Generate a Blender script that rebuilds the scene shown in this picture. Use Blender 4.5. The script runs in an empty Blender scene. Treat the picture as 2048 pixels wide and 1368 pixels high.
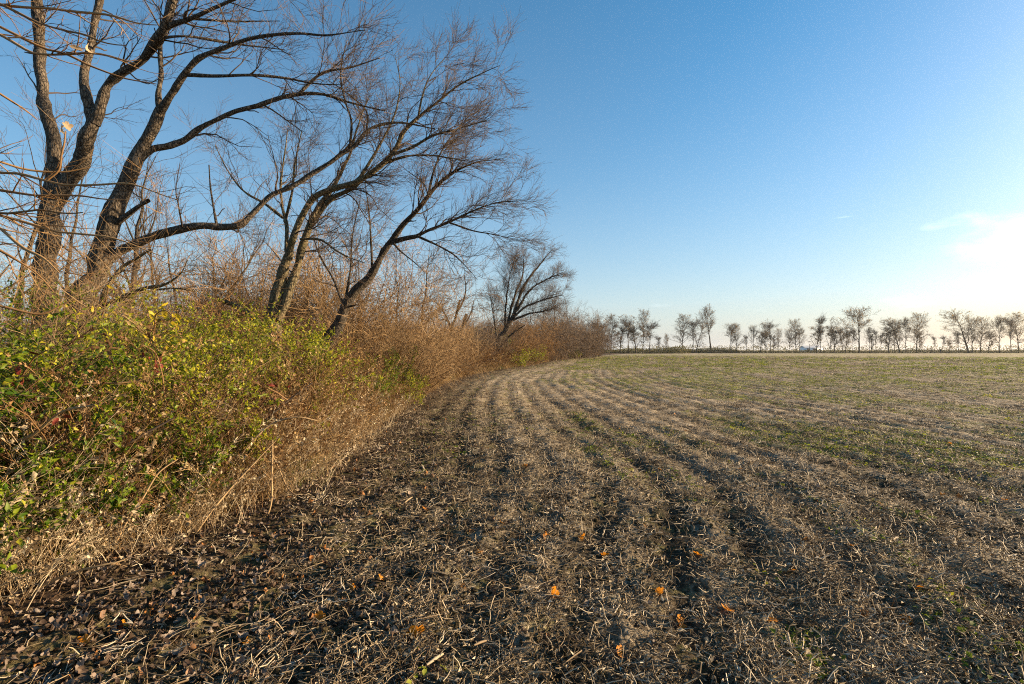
import bpy, math
import numpy as np
from mathutils import Vector

rng = np.random.default_rng(11)
scene = bpy.context.scene
COL = scene.collection

# ------------------------------------------------------------------ camera
F = 1024.0                      # focal length in pixels of the 2048-wide photograph
EYE = 1.62
PITCH = math.radians(0.85)
cam_data = bpy.data.cameras.new("camera")
cam_data.sensor_width = 36.0
cam_data.lens = 18.0
cam_data.clip_start = 0.05
cam_data.clip_end = 20000.0
cam = bpy.data.objects.new("camera", cam_data)
COL.objects.link(cam)
cam.location = (0, 0, EYE)
cam.rotation_euler = (math.pi / 2 + PITCH, 0, 0)
scene.camera = cam

# ------------------------------------------------------------------ sky, sun, exposure
SUN_AZ = math.radians(78)       # to the right of the view direction (+Y), clockwise from above
SUN_EL = math.radians(15)
world = bpy.data.worlds.new("World")
scene.world = world
world.use_nodes = True
wn, wl = world.node_tree.nodes, world.node_tree.links
wn.clear()


def wnode(t, **kw):
    n = wn.new(t)
    for k, v in kw.items():
        setattr(n, k, v)
    return n


def wmath(op, a, b=None, c=None, clamp=False):
    n = wnode("ShaderNodeMath", operation=op, use_clamp=clamp)
    for i, v in enumerate((a, b, c)):
        if v is None:
            continue
        if isinstance(v, (int, float)):
            n.inputs[i].default_value = v
        else:
            wl.new(v, n.inputs[i])
    return n.outputs[0]


sky = wnode("ShaderNodeTexSky", sky_type="NISHITA")
sky.sun_disc = False
sky.sun_elevation = SUN_EL
sky.sun_rotation = SUN_AZ
sky.altitude = 200
sky.air_density = 1.0
sky.dust_density = 1.7
sky.ozone_density = 3.0
hs = wnode("ShaderNodeHueSaturation")
hs.inputs["Hue"].default_value = 0.489
hs.inputs["Saturation"].default_value = 1.55
hs.inputs["Value"].default_value = 1.0
wl.new(sky.outputs[0], hs.inputs["Color"])
# thin clouds low in the sky, given by direction
tc = wnode("ShaderNodeTexCoord")
sep = wnode("ShaderNodeSeparateXYZ")
wl.new(tc.outputs["Generated"], sep.inputs[0])
az = wmath("ARCTAN2", sep.outputs[0], sep.outputs[1])
el = wmath("ARCSINE", sep.outputs[2])
cmb = wnode("ShaderNodeCombineXYZ")
wl.new(wmath("MULTIPLY", az, 13.0), cmb.inputs[0])
wl.new(wmath("MULTIPLY", el, 38.0), cmb.inputs[1])
cn = wnode("ShaderNodeTexNoise", noise_dimensions="3D")
cn.inputs["Scale"].default_value = 1.0
cn.inputs["Detail"].default_value = 8.0
cn.inputs["Roughness"].default_value = 0.58
cn.inputs["Distortion"].default_value = 0.25
wl.new(cmb.outputs[0], cn.inputs["Vector"])


def blob(px_, py_, wx, wy, gain):
    """bias field for one cloud seen in the direction of a photo pixel"""
    a0 = math.atan2(px_ - 1024, F)
    e0 = math.atan((700 - py_) / math.hypot(F, px_ - 1024))
    dx = wmath("DIVIDE", wmath("SUBTRACT", az, a0), wx)
    dy = wmath("DIVIDE", wmath("SUBTRACT", el, e0), wy)
    r2 = wmath("ADD", wmath("MULTIPLY", dx, dx), wmath("MULTIPLY", dy, dy))
    return wmath("MULTIPLY", wmath("POWER", math.e, wmath("MULTIPLY", r2, -1.0)), gain)


bias = None
for b in ((2080, 462, .10, .030, .56), (2330, 475, .17, .040, .56), (2060, 560, .22, .022, .22), (1862, 455, .022, .010, .40), (1500, 618, .045, .010, .38),
          (1790, 612, .09, .012, .38), (1330, 612, .05, .006, .34), (1960, 432, .05, .012, .22)):
    o = blob(*b)
    bias = o if bias is None else wmath("ADD", bias, o)
cov = wmath("SUBTRACT", wmath("ADD", cn.outputs[0], bias), 0.76)
cov = wmath("MULTIPLY", cov, 3.4, clamp=True)
cov = wmath("MULTIPLY", cov, cov)
cov = wmath("MULTIPLY", cov, 0.7)
# a short contrail
trail = blob(1690, 434, .0105, .0011, 0.45)
cov = wmath("MAXIMUM", cov, wmath("MINIMUM", trail, 0.45))
cmix = wnode("ShaderNodeMix", data_type="RGBA", blend_type="MIX")
wl.new(cov, cmix.inputs[0])
# pale ground haze that whitens the sky toward the horizon, all the way round
hz = wmath("MULTIPLY", wmath("POWER", math.e, wmath("MULTIPLY", wmath("MAXIMUM", el, 0.0), -3.0)), 0.72)
hmix = wnode("ShaderNodeMix", data_type="RGBA", blend_type="MIX")
wl.new(hz, hmix.inputs[0])
wl.new(hs.outputs[0], hmix.inputs[6])
hmix.inputs[7].default_value = (3.7, 3.95, 4.15, 1)
wl.new(hmix.outputs[2], cmix.inputs[6])
cmul = wnode("ShaderNodeMix", data_type="RGBA", blend_type="ADD")
cmul.inputs[0].default_value = 1.0
wl.new(hmix.outputs[2], cmul.inputs[6])
cmul.inputs[7].default_value = (1.7, 1.7, 1.7, 1)
wl.new(cmul.outputs[2], cmix.inputs[7])
bg = wnode("ShaderNodeBackground")
bg.inputs[1].default_value = 0.074
wl.new(cmix.outputs[2], bg.inputs[0])
wo = wnode("ShaderNodeOutputWorld")
wl.new(bg.outputs[0], wo.inputs[0])

sun_data = bpy.data.lights.new("sun", "SUN")
sun_data.energy = 5.0
sun_data.angle = math.radians(0.55)
sun_data.color = (1.0, 0.76, 0.47)
sun = bpy.data.objects.new("sun", sun_data)
COL.objects.link(sun)
sd = Vector((math.sin(SUN_AZ) * math.cos(SUN_EL), math.cos(SUN_AZ) * math.cos(SUN_EL), math.sin(SUN_EL)))
sun.rotation_euler = (-sd).to_track_quat("-Z", "Y").to_euler()
sun.location = sd * 50

vs = scene.view_settings
vs.view_transform = "Standard"
vs.look = "None"
vs.exposure = 1.48
vs.gamma = 1.0
vs.use_curve_mapping = False
scene.render.engine = "CYCLES"
scene.cycles.use_denoising = False
scene.cycles.max_bounces = 5
scene.cycles.diffuse_bounces = 2
scene.cycles.glossy_bounces = 2
scene.cycles.use_adaptive_sampling = True
scene.cycles.adaptive_threshold = 0.012
scene.cycles.adaptive_min_samples = 48
scene.cycles.pixel_filter_type = "BLACKMAN_HARRIS"
scene.cycles.filter_width = 1.1
scene.cycles.transmission_bounces = 4
scene.cycles.volume_bounces = 0
scene.cycles.sample_clamp_indirect = 6.0

# ------------------------------------------------------------------ helpers: numbers
FW = np.array([0, math.cos(PITCH), math.sin(PITCH)])
UP = np.array([0, -math.sin(PITCH), math.cos(PITCH)])
RT = np.array([1.0, 0, 0])


def px(x, y, D):
    """world point seen at photo pixel (x, y), D metres in front of the camera"""
    x, y, D = np.asarray(x, float), np.asarray(y, float), np.asarray(D, float)
    return (np.array([0, 0, EYE]) + D[..., None] * (FW + ((x - 1024) / F)[..., None] * RT - ((y - 684) / F)[..., None] * UP))


def gx(x, D):
    return (x - 1024) / F * D


def nrm(v):
    return v / np.maximum(np.linalg.norm(v, axis=-1, keepdims=True), 1e-9)


def sstep(a, b, x):
    t = np.clip((x - a) / (b - a), 0, 1)
    return t * t * (3 - 2 * t)


_perm = np.random.default_rng(5).random((256, 256))


def vnoise(x, y, f, seed=0):
    x, y = np.asarray(x) * f + seed * 17.3, np.asarray(y) * f + seed * 31.7
    xi, yi = np.floor(x).astype(int), np.floor(y).astype(int)
    fx, fy = x - xi, y - yi
    fx, fy = fx * fx * (3 - 2 * fx), fy * fy * (3 - 2 * fy)
    g = lambda a, b: _perm[a % 256, b % 256]
    return (g(xi, yi) * (1 - fx) + g(xi + 1, yi) * fx) * (1 - fy) + (g(xi, yi + 1) * (1 - fx) + g(xi + 1, yi + 1) * fx) * fy


def fbm(x, y, f, o=4, seed=0):
    s, a, t = 0, 1.0, 0
    for k in range(o):
        s = s + a * vnoise(x, y, f * 2 ** k, seed + k)
        t += a
        a *= .55
    return s / t


# field edge: where the hedge meets the ploughed ground, x as a function of y
_EY = np.array([-60, -5, 2, 3.5, 5, 6.3, 8, 11, 18, 27, 41, 55, 74, 100, 136, 180, 225, 260])
_EX = np.array([-4, -3.6, -3.4, -3.15, -2.75, -2.4, -2.5, -2.8, -3.1, -3.2, -1.2, 1.9, 6, 12, 22, 36, 53, 66])


def edge(y):
    y = np.asarray(y, float)
    s = 0
    for d, w in ((-1, .2), (-.5, .2), (0, .2), (.5, .2), (1, .2)):
        s = s + w * np.interp(y + d * np.clip(np.abs(y) * .12, .3, 12), _EY, _EX)
    return s


def ground_z(x, y):
    x, y = np.asarray(x, float), np.asarray(y, float)
    r = np.hypot(x, y)
    u = x - edge(y)
    fld = sstep(.1, .9, u)
    # furrows follow the edge of the field
    uu = u + .20 * (fbm(x, y, .22, 3, 3) - .5)
    amp = .0155 + .022 * np.clip(fbm(x, y, .30, 3, 9) * 1.5 - .40, 0, 1)
    cr = np.cos(2 * math.pi * uu / .66)
    row = (1.25 * np.abs(.5 + .5 * cr) ** .55 - .8) * 1.5 * amp * (1 - sstep(30, 60, r))
    band = np.cos(2 * math.pi * uu / 3.1 + .6) * .022 * (1 - sstep(70, 160, r)) * (.2 + fbm(x, y, .15, 3, 21))
    clod = ((fbm(x, y, 1.6, 3, 30) - .5) * .09 + (fbm(x, y, 7., 3, 35) - .5) * .10 * (1 - .5 * sstep(3, 8, u)) * (1 - sstep(12, 40, r)))
    broad = (fbm(x, y, .05, 2, 40) - .5) * .30 * sstep(8, 40, r) * (1 - sstep(60, 200, r))
    bank = .22 * sstep(-.1, -2.0, u) * (1 - sstep(200, 260, y)) + .05 * (fbm(x, y, .9, 3, 50) - .5)
    return (row + band + clod) * fld + bank * (1 - fld) * 1.0 + broad


G0 = float(ground_z(0, 0))
cam.location.z = EYE


# ------------------------------------------------------------------ helpers: meshes and objects
def mesh_from(name, V, faces, tint=None, mats=(), smooth=True):
    """faces: list of int arrays (n,3) or (n,4)"""
    me = bpy.data.meshes.new(name)
    V = np.ascontiguousarray(V, dtype=np.float32)
    faces = [np.asarray(f, np.int32) for f in faces if len(f)]
    me.vertices.add(len(V))
    me.vertices.foreach_set("co", V.ravel())
    nl = sum(f.size for f in faces)
    nf = sum(len(f) for f in faces)
    me.loops.add(nl)
    me.loops.foreach_set("vertex_index", np.concatenate([f.ravel() for f in faces]))
    me.polygons.add(nf)
    tot = np.concatenate([np.full(len(f), f.shape[1], np.int32) for f in faces])
    st = np.concatenate([[0], np.cumsum(tot)[:-1]]).astype(np.int32)
    me.polygons.foreach_set("loop_start", st)
    if smooth:
        me.polygons.foreach_set("use_smooth", np.ones(nf, bool))
    if tint is not None:
        at = me.attributes.new("tint", "FLOAT", "POINT")
        at.data.foreach_set("value", np.ascontiguousarray(tint, np.float32))
    for m in mats:
        me.materials.append(m)
    me.update(calc_edges=True)
    return me


class MB:
    def __init__(self):
        self.V, self.Q, self.T, self.t, self.n = [], [], [], [], 0

    def add(self, V, faces, tint=.5):
        V = np.asarray(V, float).reshape(-1, 3)
        f = np.asarray(faces, np.int64) + self.n
        (self.Q if f.shape[1] == 4 else self.T).append(f)
        self.V.append(V)
        self.t.append(np.broadcast_to(np.asarray(tint, float), (len(V),)))
        self.n += len(V)

    def tubes(self, P, R, S=3, ref=None, tint=.5, bumpy=0.0):
        P, R = np.asarray(P, float), np.asarray(R, float)
        N, K, _ = P.shape
        if N == 0:
            return
        T = nrm(np.gradient(P, axis=1))
        if ref is None:
            mean = nrm(P[:, -1] - P[:, 0])
            ref = np.where(np.abs(mean[:, 2:3]) < .8, np.array([[0, 0, 1.]]), np.array([[1., 0, 0]]))[:, None, :]
        else:
            ref = np.asarray(ref, float)[None, None, :]
        A = nrm(np.cross(T, np.broadcast_to(ref, T.shape)))
        B = np.cross(T, A)
        ang = 2 * math.pi * np.arange(S) / S
        rad = R[:, :, None]
        if bumpy:
            rad = rad * (1 + bumpy * (.6 * rng.standard_normal((N, K, S)) + .8 * rng.standard_normal((N, 1, S))))
        else:
            rad = np.broadcast_to(rad, (N, K, S))
        ring = P[:, :, None, :] + rad[..., None] * (np.cos(ang)[None, None, :, None] * A[:, :, None, :] + np.sin(ang)[None, None, :, None] * B[:, :, None, :])
        idx = np.arange(N * K * S).reshape(N, K, S)
        a, b = idx[:, :-1], idx[:, 1:]
        q = np.stack([a, np.roll(a, -1, 2), np.roll(b, -1, 2), b], -1).reshape(-1, 4)
        tt = np.broadcast_to(np.asarray(tint, float).reshape(-1, 1, 1), (N, K, S)).reshape(-1) if np.ndim(tint) else tint
        self.add(ring.reshape(-1, 3), q, tt)

    def leaves(self, pos, d, n, size, width=.5, fold=.15, droop=.1, tint=None):
        """kite leaves with a folded midrib: five points, four triangles each"""
        M = len(pos)
        if M == 0:
            return
        d = nrm(d)
        s = nrm(np.cross(d, n))
        n = np.cross(s, d)
        L = np.broadcast_to(np.asarray(size, float), (M,))[:, None]
        W = L * width * .5
        p0 = pos
        mid = pos + d * L * .45
        l = pos + d * L * .42 + s * W + n * L * fold
        r = pos + d * L * .42 - s * W + n * L * fold
        tip = pos + d * L - n * L * droop
        V = np.stack([p0, l, mid, r, tip], 1).reshape(-1, 3)
        b = (np.arange(M) * 5)[:, None]
        f = np.concatenate([b + np.array([[0, 2, 1]]), b + np.array([[0, 3, 2]]), b + np.array([[1, 2, 4]]), b + np.array([[2, 3, 4]])])
        if tint is None:
            tint = rng.random(M)
        self.add(V, f, np.repeat(np.broadcast_to(tint, (M,)), 5))

    def box(self, c, s, rz=0.0, tint=.5):
        x, y, z = np.array(s) / 2.0
        v = np.array([[-x, -y, -z], [x, -y, -z], [x, y, -z], [-x, y, -z], [-x, -y, z], [x, -y, z], [x, y, z], [-x, y, z]])
        ca, sa = math.cos(rz), math.sin(rz)
        v = v @ np.array([[ca, sa, 0], [-sa, ca, 0], [0, 0, 1]]) + np.array(c)
        self.add(v, [[0, 3, 2, 1], [4, 5, 6, 7], [0, 1, 5, 4], [1, 2, 6, 5], [2, 3, 7, 6], [3, 0, 4, 7]], tint)

    def mesh(self, name, mat, smooth=True, origin=None):
        V = np.concatenate(self.V)
        if origin is not None:
            V = V - np.asarray(origin)
        fs = []
        if self.Q:
            fs.append(np.concatenate(self.Q))
        if self.T:
            fs.append(np.concatenate(self.T))
        return mesh_from(name, V, fs, np.concatenate(self.t), [mat] if mat else [], smooth)

    def build(self, name, mat, parent=None, smooth=True, kind=None, label=None):
        org = np.array(parent.location) if parent is not None else None
        o = bpy.data.objects.new(name, self.mesh(name, mat, smooth, org))
        COL.objects.link(o)
        if parent is not None:
            o.parent = parent
        if kind:
            o["kind"] = kind
        if label:
            o["label"] = label
        return o


def tag(o, label, cat=None, group=None, kind=None):
    o["label"] = label
    if cat:
        o["category"] = cat
    if group:
        o["group"] = group
    if kind:
        o["kind"] = kind
    return o


def thing(name, loc, label, cat, group=None):
    o = bpy.data.objects.new(name, None)
    COL.objects.link(o)
    o.location = [float(v) for v in loc]
    o.empty_display_size = .2
    return tag(o, label, cat, group)


def copy_thing(root, loc, rz, scl, label, group=None):
    c = root.copy()
    COL.objects.link(c)
    c.location = [float(v) for v in loc]
    c.rotation_euler = (0, 0, rz)
    c.scale = scl if hasattr(scl, "__len__") else (scl, scl, scl)
    tag(c, label, root["category"], group or root.get("group"))
    for ch in list(root.children):
        k = ch.copy()
        COL.objects.link(k)
        k.parent = c
        for g in list(ch.children):
            d = g.copy()
            COL.objects.link(d)
            d.parent = k
    return c


# ------------------------------------------------------------------ helpers: materials
class NT:
    def __init__(self, name):
        self.m = bpy.data.materials.new(name)
        self.m.use_nodes = True
        self.n, self.l = self.m.node_tree.nodes, self.m.node_tree.links
        self.n.clear()
        self.out = self.n.new("ShaderNodeOutputMaterial")

    def node(self, t, **kw):
        n = self.n.new(t)
        for k, v in kw.items():
            setattr(n, k, v)
        return n

    def put(self, sock, v):
        if isinstance(v, (int, float)):
            sock.default_value = v
        elif isinstance(v, (tuple, list)):
            sock.default_value = tuple(v) + ((1,) if len(v) == 3 and sock.type == "RGBA" else ())
        else:
            self.l.new(v, sock)

    def math(self, op, a, b=None, clamp=False):
        n = self.node("ShaderNodeMath", operation=op, use_clamp=clamp)
        self.put(n.inputs[0], a)
        if b is not None:
            self.put(n.inputs[1], b)
        return n.outputs[0]

    def noise(self, vec, scale, detail=4, rough=.55, dist=0.0):
        n = self.node("ShaderNodeTexNoise")
        n.inputs["Scale"].default_value = scale
        n.inputs["Detail"].default_value = detail
        n.inputs["Roughness"].default_value = rough
        n.inputs["Distortion"].default_value = dist
        if vec is not None:
            self.l.new(vec, n.inputs["Vector"])
        return n.outputs[0]

    def ramp(self, fac, stops):
        n = self.node("ShaderNodeValToRGB")
        e = n.color_ramp.elements
        while len(e) > 1:
            e.remove(e[-1])
        for i, (p, c) in enumerate(stops):
            el_ = e[0] if i == 0 else e.new(p)
            el_.position = p
            el_.color = (*c, 1) if len(c) == 3 else c
        self.put(n.inputs[0], fac)
        return n.outputs[0]

    def mix(self, fac, a, b, mode="MIX"):
        n = self.node("ShaderNodeMix", data_type="RGBA", blend_type=mode)
        self.put(n.inputs[0], fac)
        self.put(n.inputs[6], a)
        self.put(n.inputs[7], b)
        return n.outputs[2]

    def attr(self, name, typ="GEOMETRY"):
        n = self.node("ShaderNodeAttribute", attribute_name=name, attribute_type=typ)
        return n.outputs["Fac"]

    def bump(self, h, strength, dist):
        n = self.node("ShaderNodeBump")
        n.inputs["Strength"].default_value = strength
        n.inputs["Distance"].default_value = dist
        self.l.new(h, n.inputs["Height"])
        return n.outputs[0]

    def bsdf(self, col, rough=.8, normal=None, spec=.3):
        n = self.node("ShaderNodeBsdfPrincipled")
        self.put(n.inputs["Base Color"], col)
        self.put(n.inputs["Roughness"], rough)
        n.inputs["Specular IOR Level"].default_value = spec
        if normal is not None:
            self.l.new(normal, n.inputs["Normal"])
        return n.outputs[0]

    def finish(self, sh):
        self.l.new(sh, self.out.inputs["Surface"])
        return self.m


def leaf_material(name, stops, trans=.35, rough=.55, by="tint", spec=.3, fine=40.0):
    t = NT(name)
    fac = t.attr("tint") if by == "tint" else t.node("ShaderNodeObjectInfo").outputs["Random"]
    oc = t.node("ShaderNodeTexCoord").outputs["Object"]
    nz = t.noise(oc, fine, 2)
    fac = t.math("ADD", fac, t.math("MULTIPLY", t.math("SUBTRACT", nz, .5), .25), clamp=True)
    col = t.ramp(fac, stops)
    a = t.bsdf(col, rough, None, spec)
    tr = t.node("ShaderNodeBsdfTranslucent")
    t.put(tr.inputs[0], t.mix(.25, col, (.9, .75, .25), "MULTIPLY") if False else col)
    mx = t.node("ShaderNodeMixShader")
    mx.inputs[0].default_value = trans
    t.l.new(a, mx.inputs[1])
    t.l.new(tr.outputs[0], mx.inputs[2])
    return t.finish(mx.outputs[0])


def bark_material(name, dark, light, scale=9.0, moss=None, rel=.03):
    t = NT(name)
    oc = t.node("ShaderNodeTexCoord").outputs["Object"]
    mp = t.node("ShaderNodeMapping")
    mp.inputs["Scale"].default_value = (1, 1, .28)
    t.l.new(oc, mp.inputs[0])
    vor = t.node("ShaderNodeTexVoronoi", feature="DISTANCE_TO_EDGE")
    vor.inputs["Scale"].default_value = scale * 3
    warp = t.noise(mp.outputs[0], scale * 2, 3)
    wv = t.node("ShaderNodeVectorMath", operation="ADD")
    t.l.new(mp.outputs[0], wv.inputs[0])
    sc = t.node("ShaderNodeVectorMath", operation="SCALE")
    cv = t.node("ShaderNodeCombineXYZ")
    t.l.new(warp, cv.inputs[0])
    t.l.new(warp, cv.inputs[1])
    t.l.new(cv.outputs[0], sc.inputs[0])
    sc.inputs["Scale"].default_value = .08
    t.l.new(sc.outputs[0], wv.inputs[1])
    t.l.new(wv.outputs[0], vor.inputs["Vector"])
    plate = t.math("MULTIPLY", vor.outputs[0], 5.0, clamp=True)
    nz = t.noise(mp.outputs[0], scale * 5, 6, .65)
    big = t.noise(oc, 1.6, 3)
    h = t.math("ADD", t.math("MULTIPLY", plate, .6), t.math("MULTIPLY", nz, .6))
    col = t.ramp(h, [(.2, dark), (.75, light)])
    col = t.mix(t.math("MULTIPLY", t.math("SUBTRACT", big, .45), 1.6, clamp=True), col, tuple(.6 * a for a in dark))
    if moss:
        col = t.mix(t.math("MULTIPLY", t.math("SUBTRACT", t.noise(oc, 3.1, 4), .52), 3.0, clamp=True), col, moss)
    return t.finish(t.bsdf(col, .9, t.bump(h, .9, rel), .15))


def twig_material(name, stops, rough=.75):
    t = NT(name)
    oc = t.node("ShaderNodeTexCoord").outputs["Object"]
    fac = t.math("ADD", t.attr("tint"), t.math("MULTIPLY", t.math("SUBTRACT", t.noise(oc, 2.5, 3), .5), .7), clamp=True)
    return t.finish(t.bsdf(t.ramp(fac, stops), rough, None, .2))


M_BARK = bark_material("bark_furrowed", (.016, .012, .009), (.17, .135, .10), rel=.05)
M_BARK_OLIVE = bark_material("bark_olive", (.026, .021, .013), (.20, .16, .095), 8, (.14, .125, .05), .03)
M_BARK_DARK = bark_material("bark_dark", (.016, .013, .010), (.10, .08, .06), 9, None, .035)
M_TWIG = twig_material("twig_bark", [(0, (.04, .028, .02)), (.5, (.115, .08, .054)), (1, (.25, .175, .115))])
M_TWIG_RED = twig_material("twig_red_brown", [(0, (.085, .045, .020)), (.5, (.22, .125, .052)), (1, (.38, .235, .105))])
M_TWIG_TAN = twig_material("twig_tan", [(0, (.10, .064, .033)), (.5, (.25, .16, .078)), (1, (.42, .29, .155))])
M_TWIG_DARK = twig_material("twig_dark", [(0, (.025, .019, .016)), (.6, (.07, .05, .038)), (1, (.12, .09, .065))])
M_HEDGE = leaf_material("leaf_hedge", [(0, (.012, .035, .005)), (.3, (.055, .115, .007)), (.6, (.19, .235, .012)), (.82, (.40, .35, .025)), (.94, (.46, .31, .03)), (1, (.28, .12, .03))], .42, .5, spec=.3)
M_HEDGE_YEL = leaf_material("leaf_hedge_yellow", [(0, (.055, .105, .007)), (.4, (.22, .265, .013)), (.75, (.48, .42, .03)), (1, (.62, .42, .03))], .48, .5, spec=.3)
M_LEAF_RED = leaf_material("leaf_red", [(0, (.035, .006, .006)), (.6, (.12, .014, .010)), (1, (.20, .04, .02))], .2, .45)
M_LEAF_ORANGE = leaf_material("leaf_orange", [(0, (.42, .12, .012)), (.6, (.68, .26, .02)), (1, (.75, .40, .05))], .4, .55, fine=25)
M_LEAF_TAN = leaf_material("leaf_tan", [(0, (.30, .20, .11)), (1, (.55, .42, .26))], .4, .6, fine=25)
M_LITTER = leaf_material("leaf_litter", [(0, (.035, .02, .012)), (.35, (.085, .052, .032)), (.65, (.15, .105, .075)), (.9, (.25, .205, .17)), (.97, (.22, .10, .035)), (1, (.36, .14, .025))], .12, .7, by="random", fine=18)
M_FAR_LEAF = leaf_material("leaf_far", [(0, (.10, .07, .03)), (.5, (.22, .155, .065)), (1, (.38, .25, .10))], .6, .7, fine=.4)
M_RUST_LEAF = leaf_material("leaf_rust", [(0, (.07, .032, .012)), (.5, (.16, .08, .025)), (1, (.28, .15, .05))], .45, .7, fine=2.0)
M_STRAW = None


def straw_mat(name, stops, trans=.2):
    return leaf_material(name, stops, trans, .6, by="random", fine=6.0)


M_STRAW = straw_mat("straw", [(0, (.09, .058, .032)), (.4, (.22, .155, .09)), (.8, (.39, .30, .19)), (1, (.55, .46, .34))])
M_DEBRIS = straw_mat("straw_bits", [(0, (.045, .030, .016)), (.3, (.14, .098, .055)), (.6, (.32, .245, .15)), (.9, (.52, .42, .285)), (1, (.60, .52, .40))])
M_GRASS = straw_mat("dry_grass_blades", [(0, (.13, .07, .026)), (.4, (.28, .165, .06)), (.75, (.42, .275, .11)), (1, (.52, .38, .18))], .35)
M_STALK = straw_mat("pale_stalk", [(0, (.20, .13, .07)), (.5, (.42, .31, .18)), (1, (.62, .52, .36))], .3)
M_WEEDSTEM = straw_mat("dead_weed", [(0, (.06, .03, .014)), (.4, (.17, .085, .032)), (.75, (.31, .18, .07)), (1, (.46, .32, .15))], .3)
M_WEED = straw_mat("green_weed", [(0, (.06, .10, .010)), (.6, (.17, .22, .018)), (1, (.34, .34, .03))], .45)
M_BLADE = straw_mat("green_grass", [(0, (.05, .09, .015)), (.6, (.13, .17, .03)), (1, (.24, .24, .06))], .4)


def soil_clod_material():
    t = NT("soil_clod")
    oc = t.node("ShaderNodeTexCoord").outputs["Object"]
    nz = t.noise(oc, 30, 5, .65)
    rnd = t.node("ShaderNodeObjectInfo").outputs["Random"]
    f = t.math("ADD", t.math("MULTIPLY", nz, .6), t.math("MULTIPLY", rnd, .4))
    return t.finish(t.bsdf(t.ramp(f, [(.2, (.025, .018, .010)), (.6, (.085, .064, .032)), (.9, (.17, .135, .062))]), .95, t.bump(nz, .8, .01), .1))


M_CLOD = soil_clod_material()


def ground_material():
    t = NT("field_soil")
    g = t.node("ShaderNodeNewGeometry")
    pos = g.outputs["Position"]
    f1 = t.noise(pos, 3.0, 6, .62)
    f2 = t.noise(pos, 28.0, 6, .7)
    mp = t.node("ShaderNodeMapping")
    mp.inputs["Rotation"].default_value = (0, 0, .3)
    mp.inputs["Scale"].default_value = (1.0, .22, 1)
    t.l.new(pos, mp.inputs[0])
    f3 = t.noise(mp.outputs[0], 60.0, 4, .7, .6)
    f0 = t.noise(pos, 1.1, 5, .65)
    f4 = t.noise(pos, 7.0, 5, .7)
    soil = t.ramp(t.math("ADD", t.math("MULTIPLY", f1, .5), t.math("MULTIPLY", f2, .5)), [(.3, (.014, .010, .006)), (.5, (.040, .029, .017)), (.72, (.092, .071, .036))])
    straw_c = t.ramp(f3, [(.3, (.11, .08, .05)), (.5, (.31, .245, .165)), (.7, (.55, .465, .34))])
    green_c = t.ramp(f2, [(.3, (.09, .095, .025)), (.55, (.26, .25, .075)), (.75, (.48, .43, .18))])
    lit_c = t.ramp(f2, [(.3, (.018, .011, .007)), (.5, (.05, .031, .019)), (.72, (.12, .08, .052))])
    ws = t.math("ADD", t.attr("straw"), t.math("MULTIPLY", t.math("SUBTRACT", t.math("ADD", t.math("MULTIPLY", f2, .5), t.math("MULTIPLY", f4, .5)), .5), 2.6), clamp=True)
    wg = t.math("ADD", t.attr("green"), t.math("MULTIPLY", t.math("SUBTRACT", t.noise(pos, 2.6, 8, .75), .5), 2.6), clamp=True)
    c = t.mix(ws, soil, straw_c)
    c = t.mix(wg, c, green_c)
    c = t.mix(t.attr("litter"), c, lit_c)
    h = t.math("ADD", t.math("MULTIPLY", f2, .35), t.math("ADD", t.math("MULTIPLY", f3, .2), t.math("MULTIPLY", f4, 1.1)))
    return t.finish(t.bsdf(c, .95, t.bump(h, .8, .045), .12))


# ------------------------------------------------------------------ the ground: one sheet to the horizon
def straw_amount(x, y):
    u = x - edge(y)
    r = np.hypot(x, y)
    uu = u + .20 * (fbm(x, y, .22, 3, 3) - .5)
    s = .46 + .12 * sstep(2.5, 5, u) + .42 * sstep(5, 18, r) + .22 * np.cos(2 * math.pi * uu / 3.1 + .6) + .32 * np.cos(2 * math.pi * uu / .66) * (1 - sstep(30, 60, r)) + .9 * (fbm(x, y, .5, 3, 61) - .5)
    return s * sstep(.2, 2.6, u) * (.35 + .65 * sstep(2, 7, u + .25 * y))


def green_amount(x, y):
    u = x - edge(y)
    r = np.hypot(x, y)
    g = .9 * (fbm(x, y, .30, 4, 71) - .5) + 1.5 * (fbm(u * 1.1, y * .22, 1.0, 3, 73) - .5) + .8 * (fbm(x * .35, y, .12, 3, 77) - .5)
    return (g - .13 + .30 * sstep(5, 20, r) + .08 * sstep(60, 160, r)) * sstep(1.5, 6, u)


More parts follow.
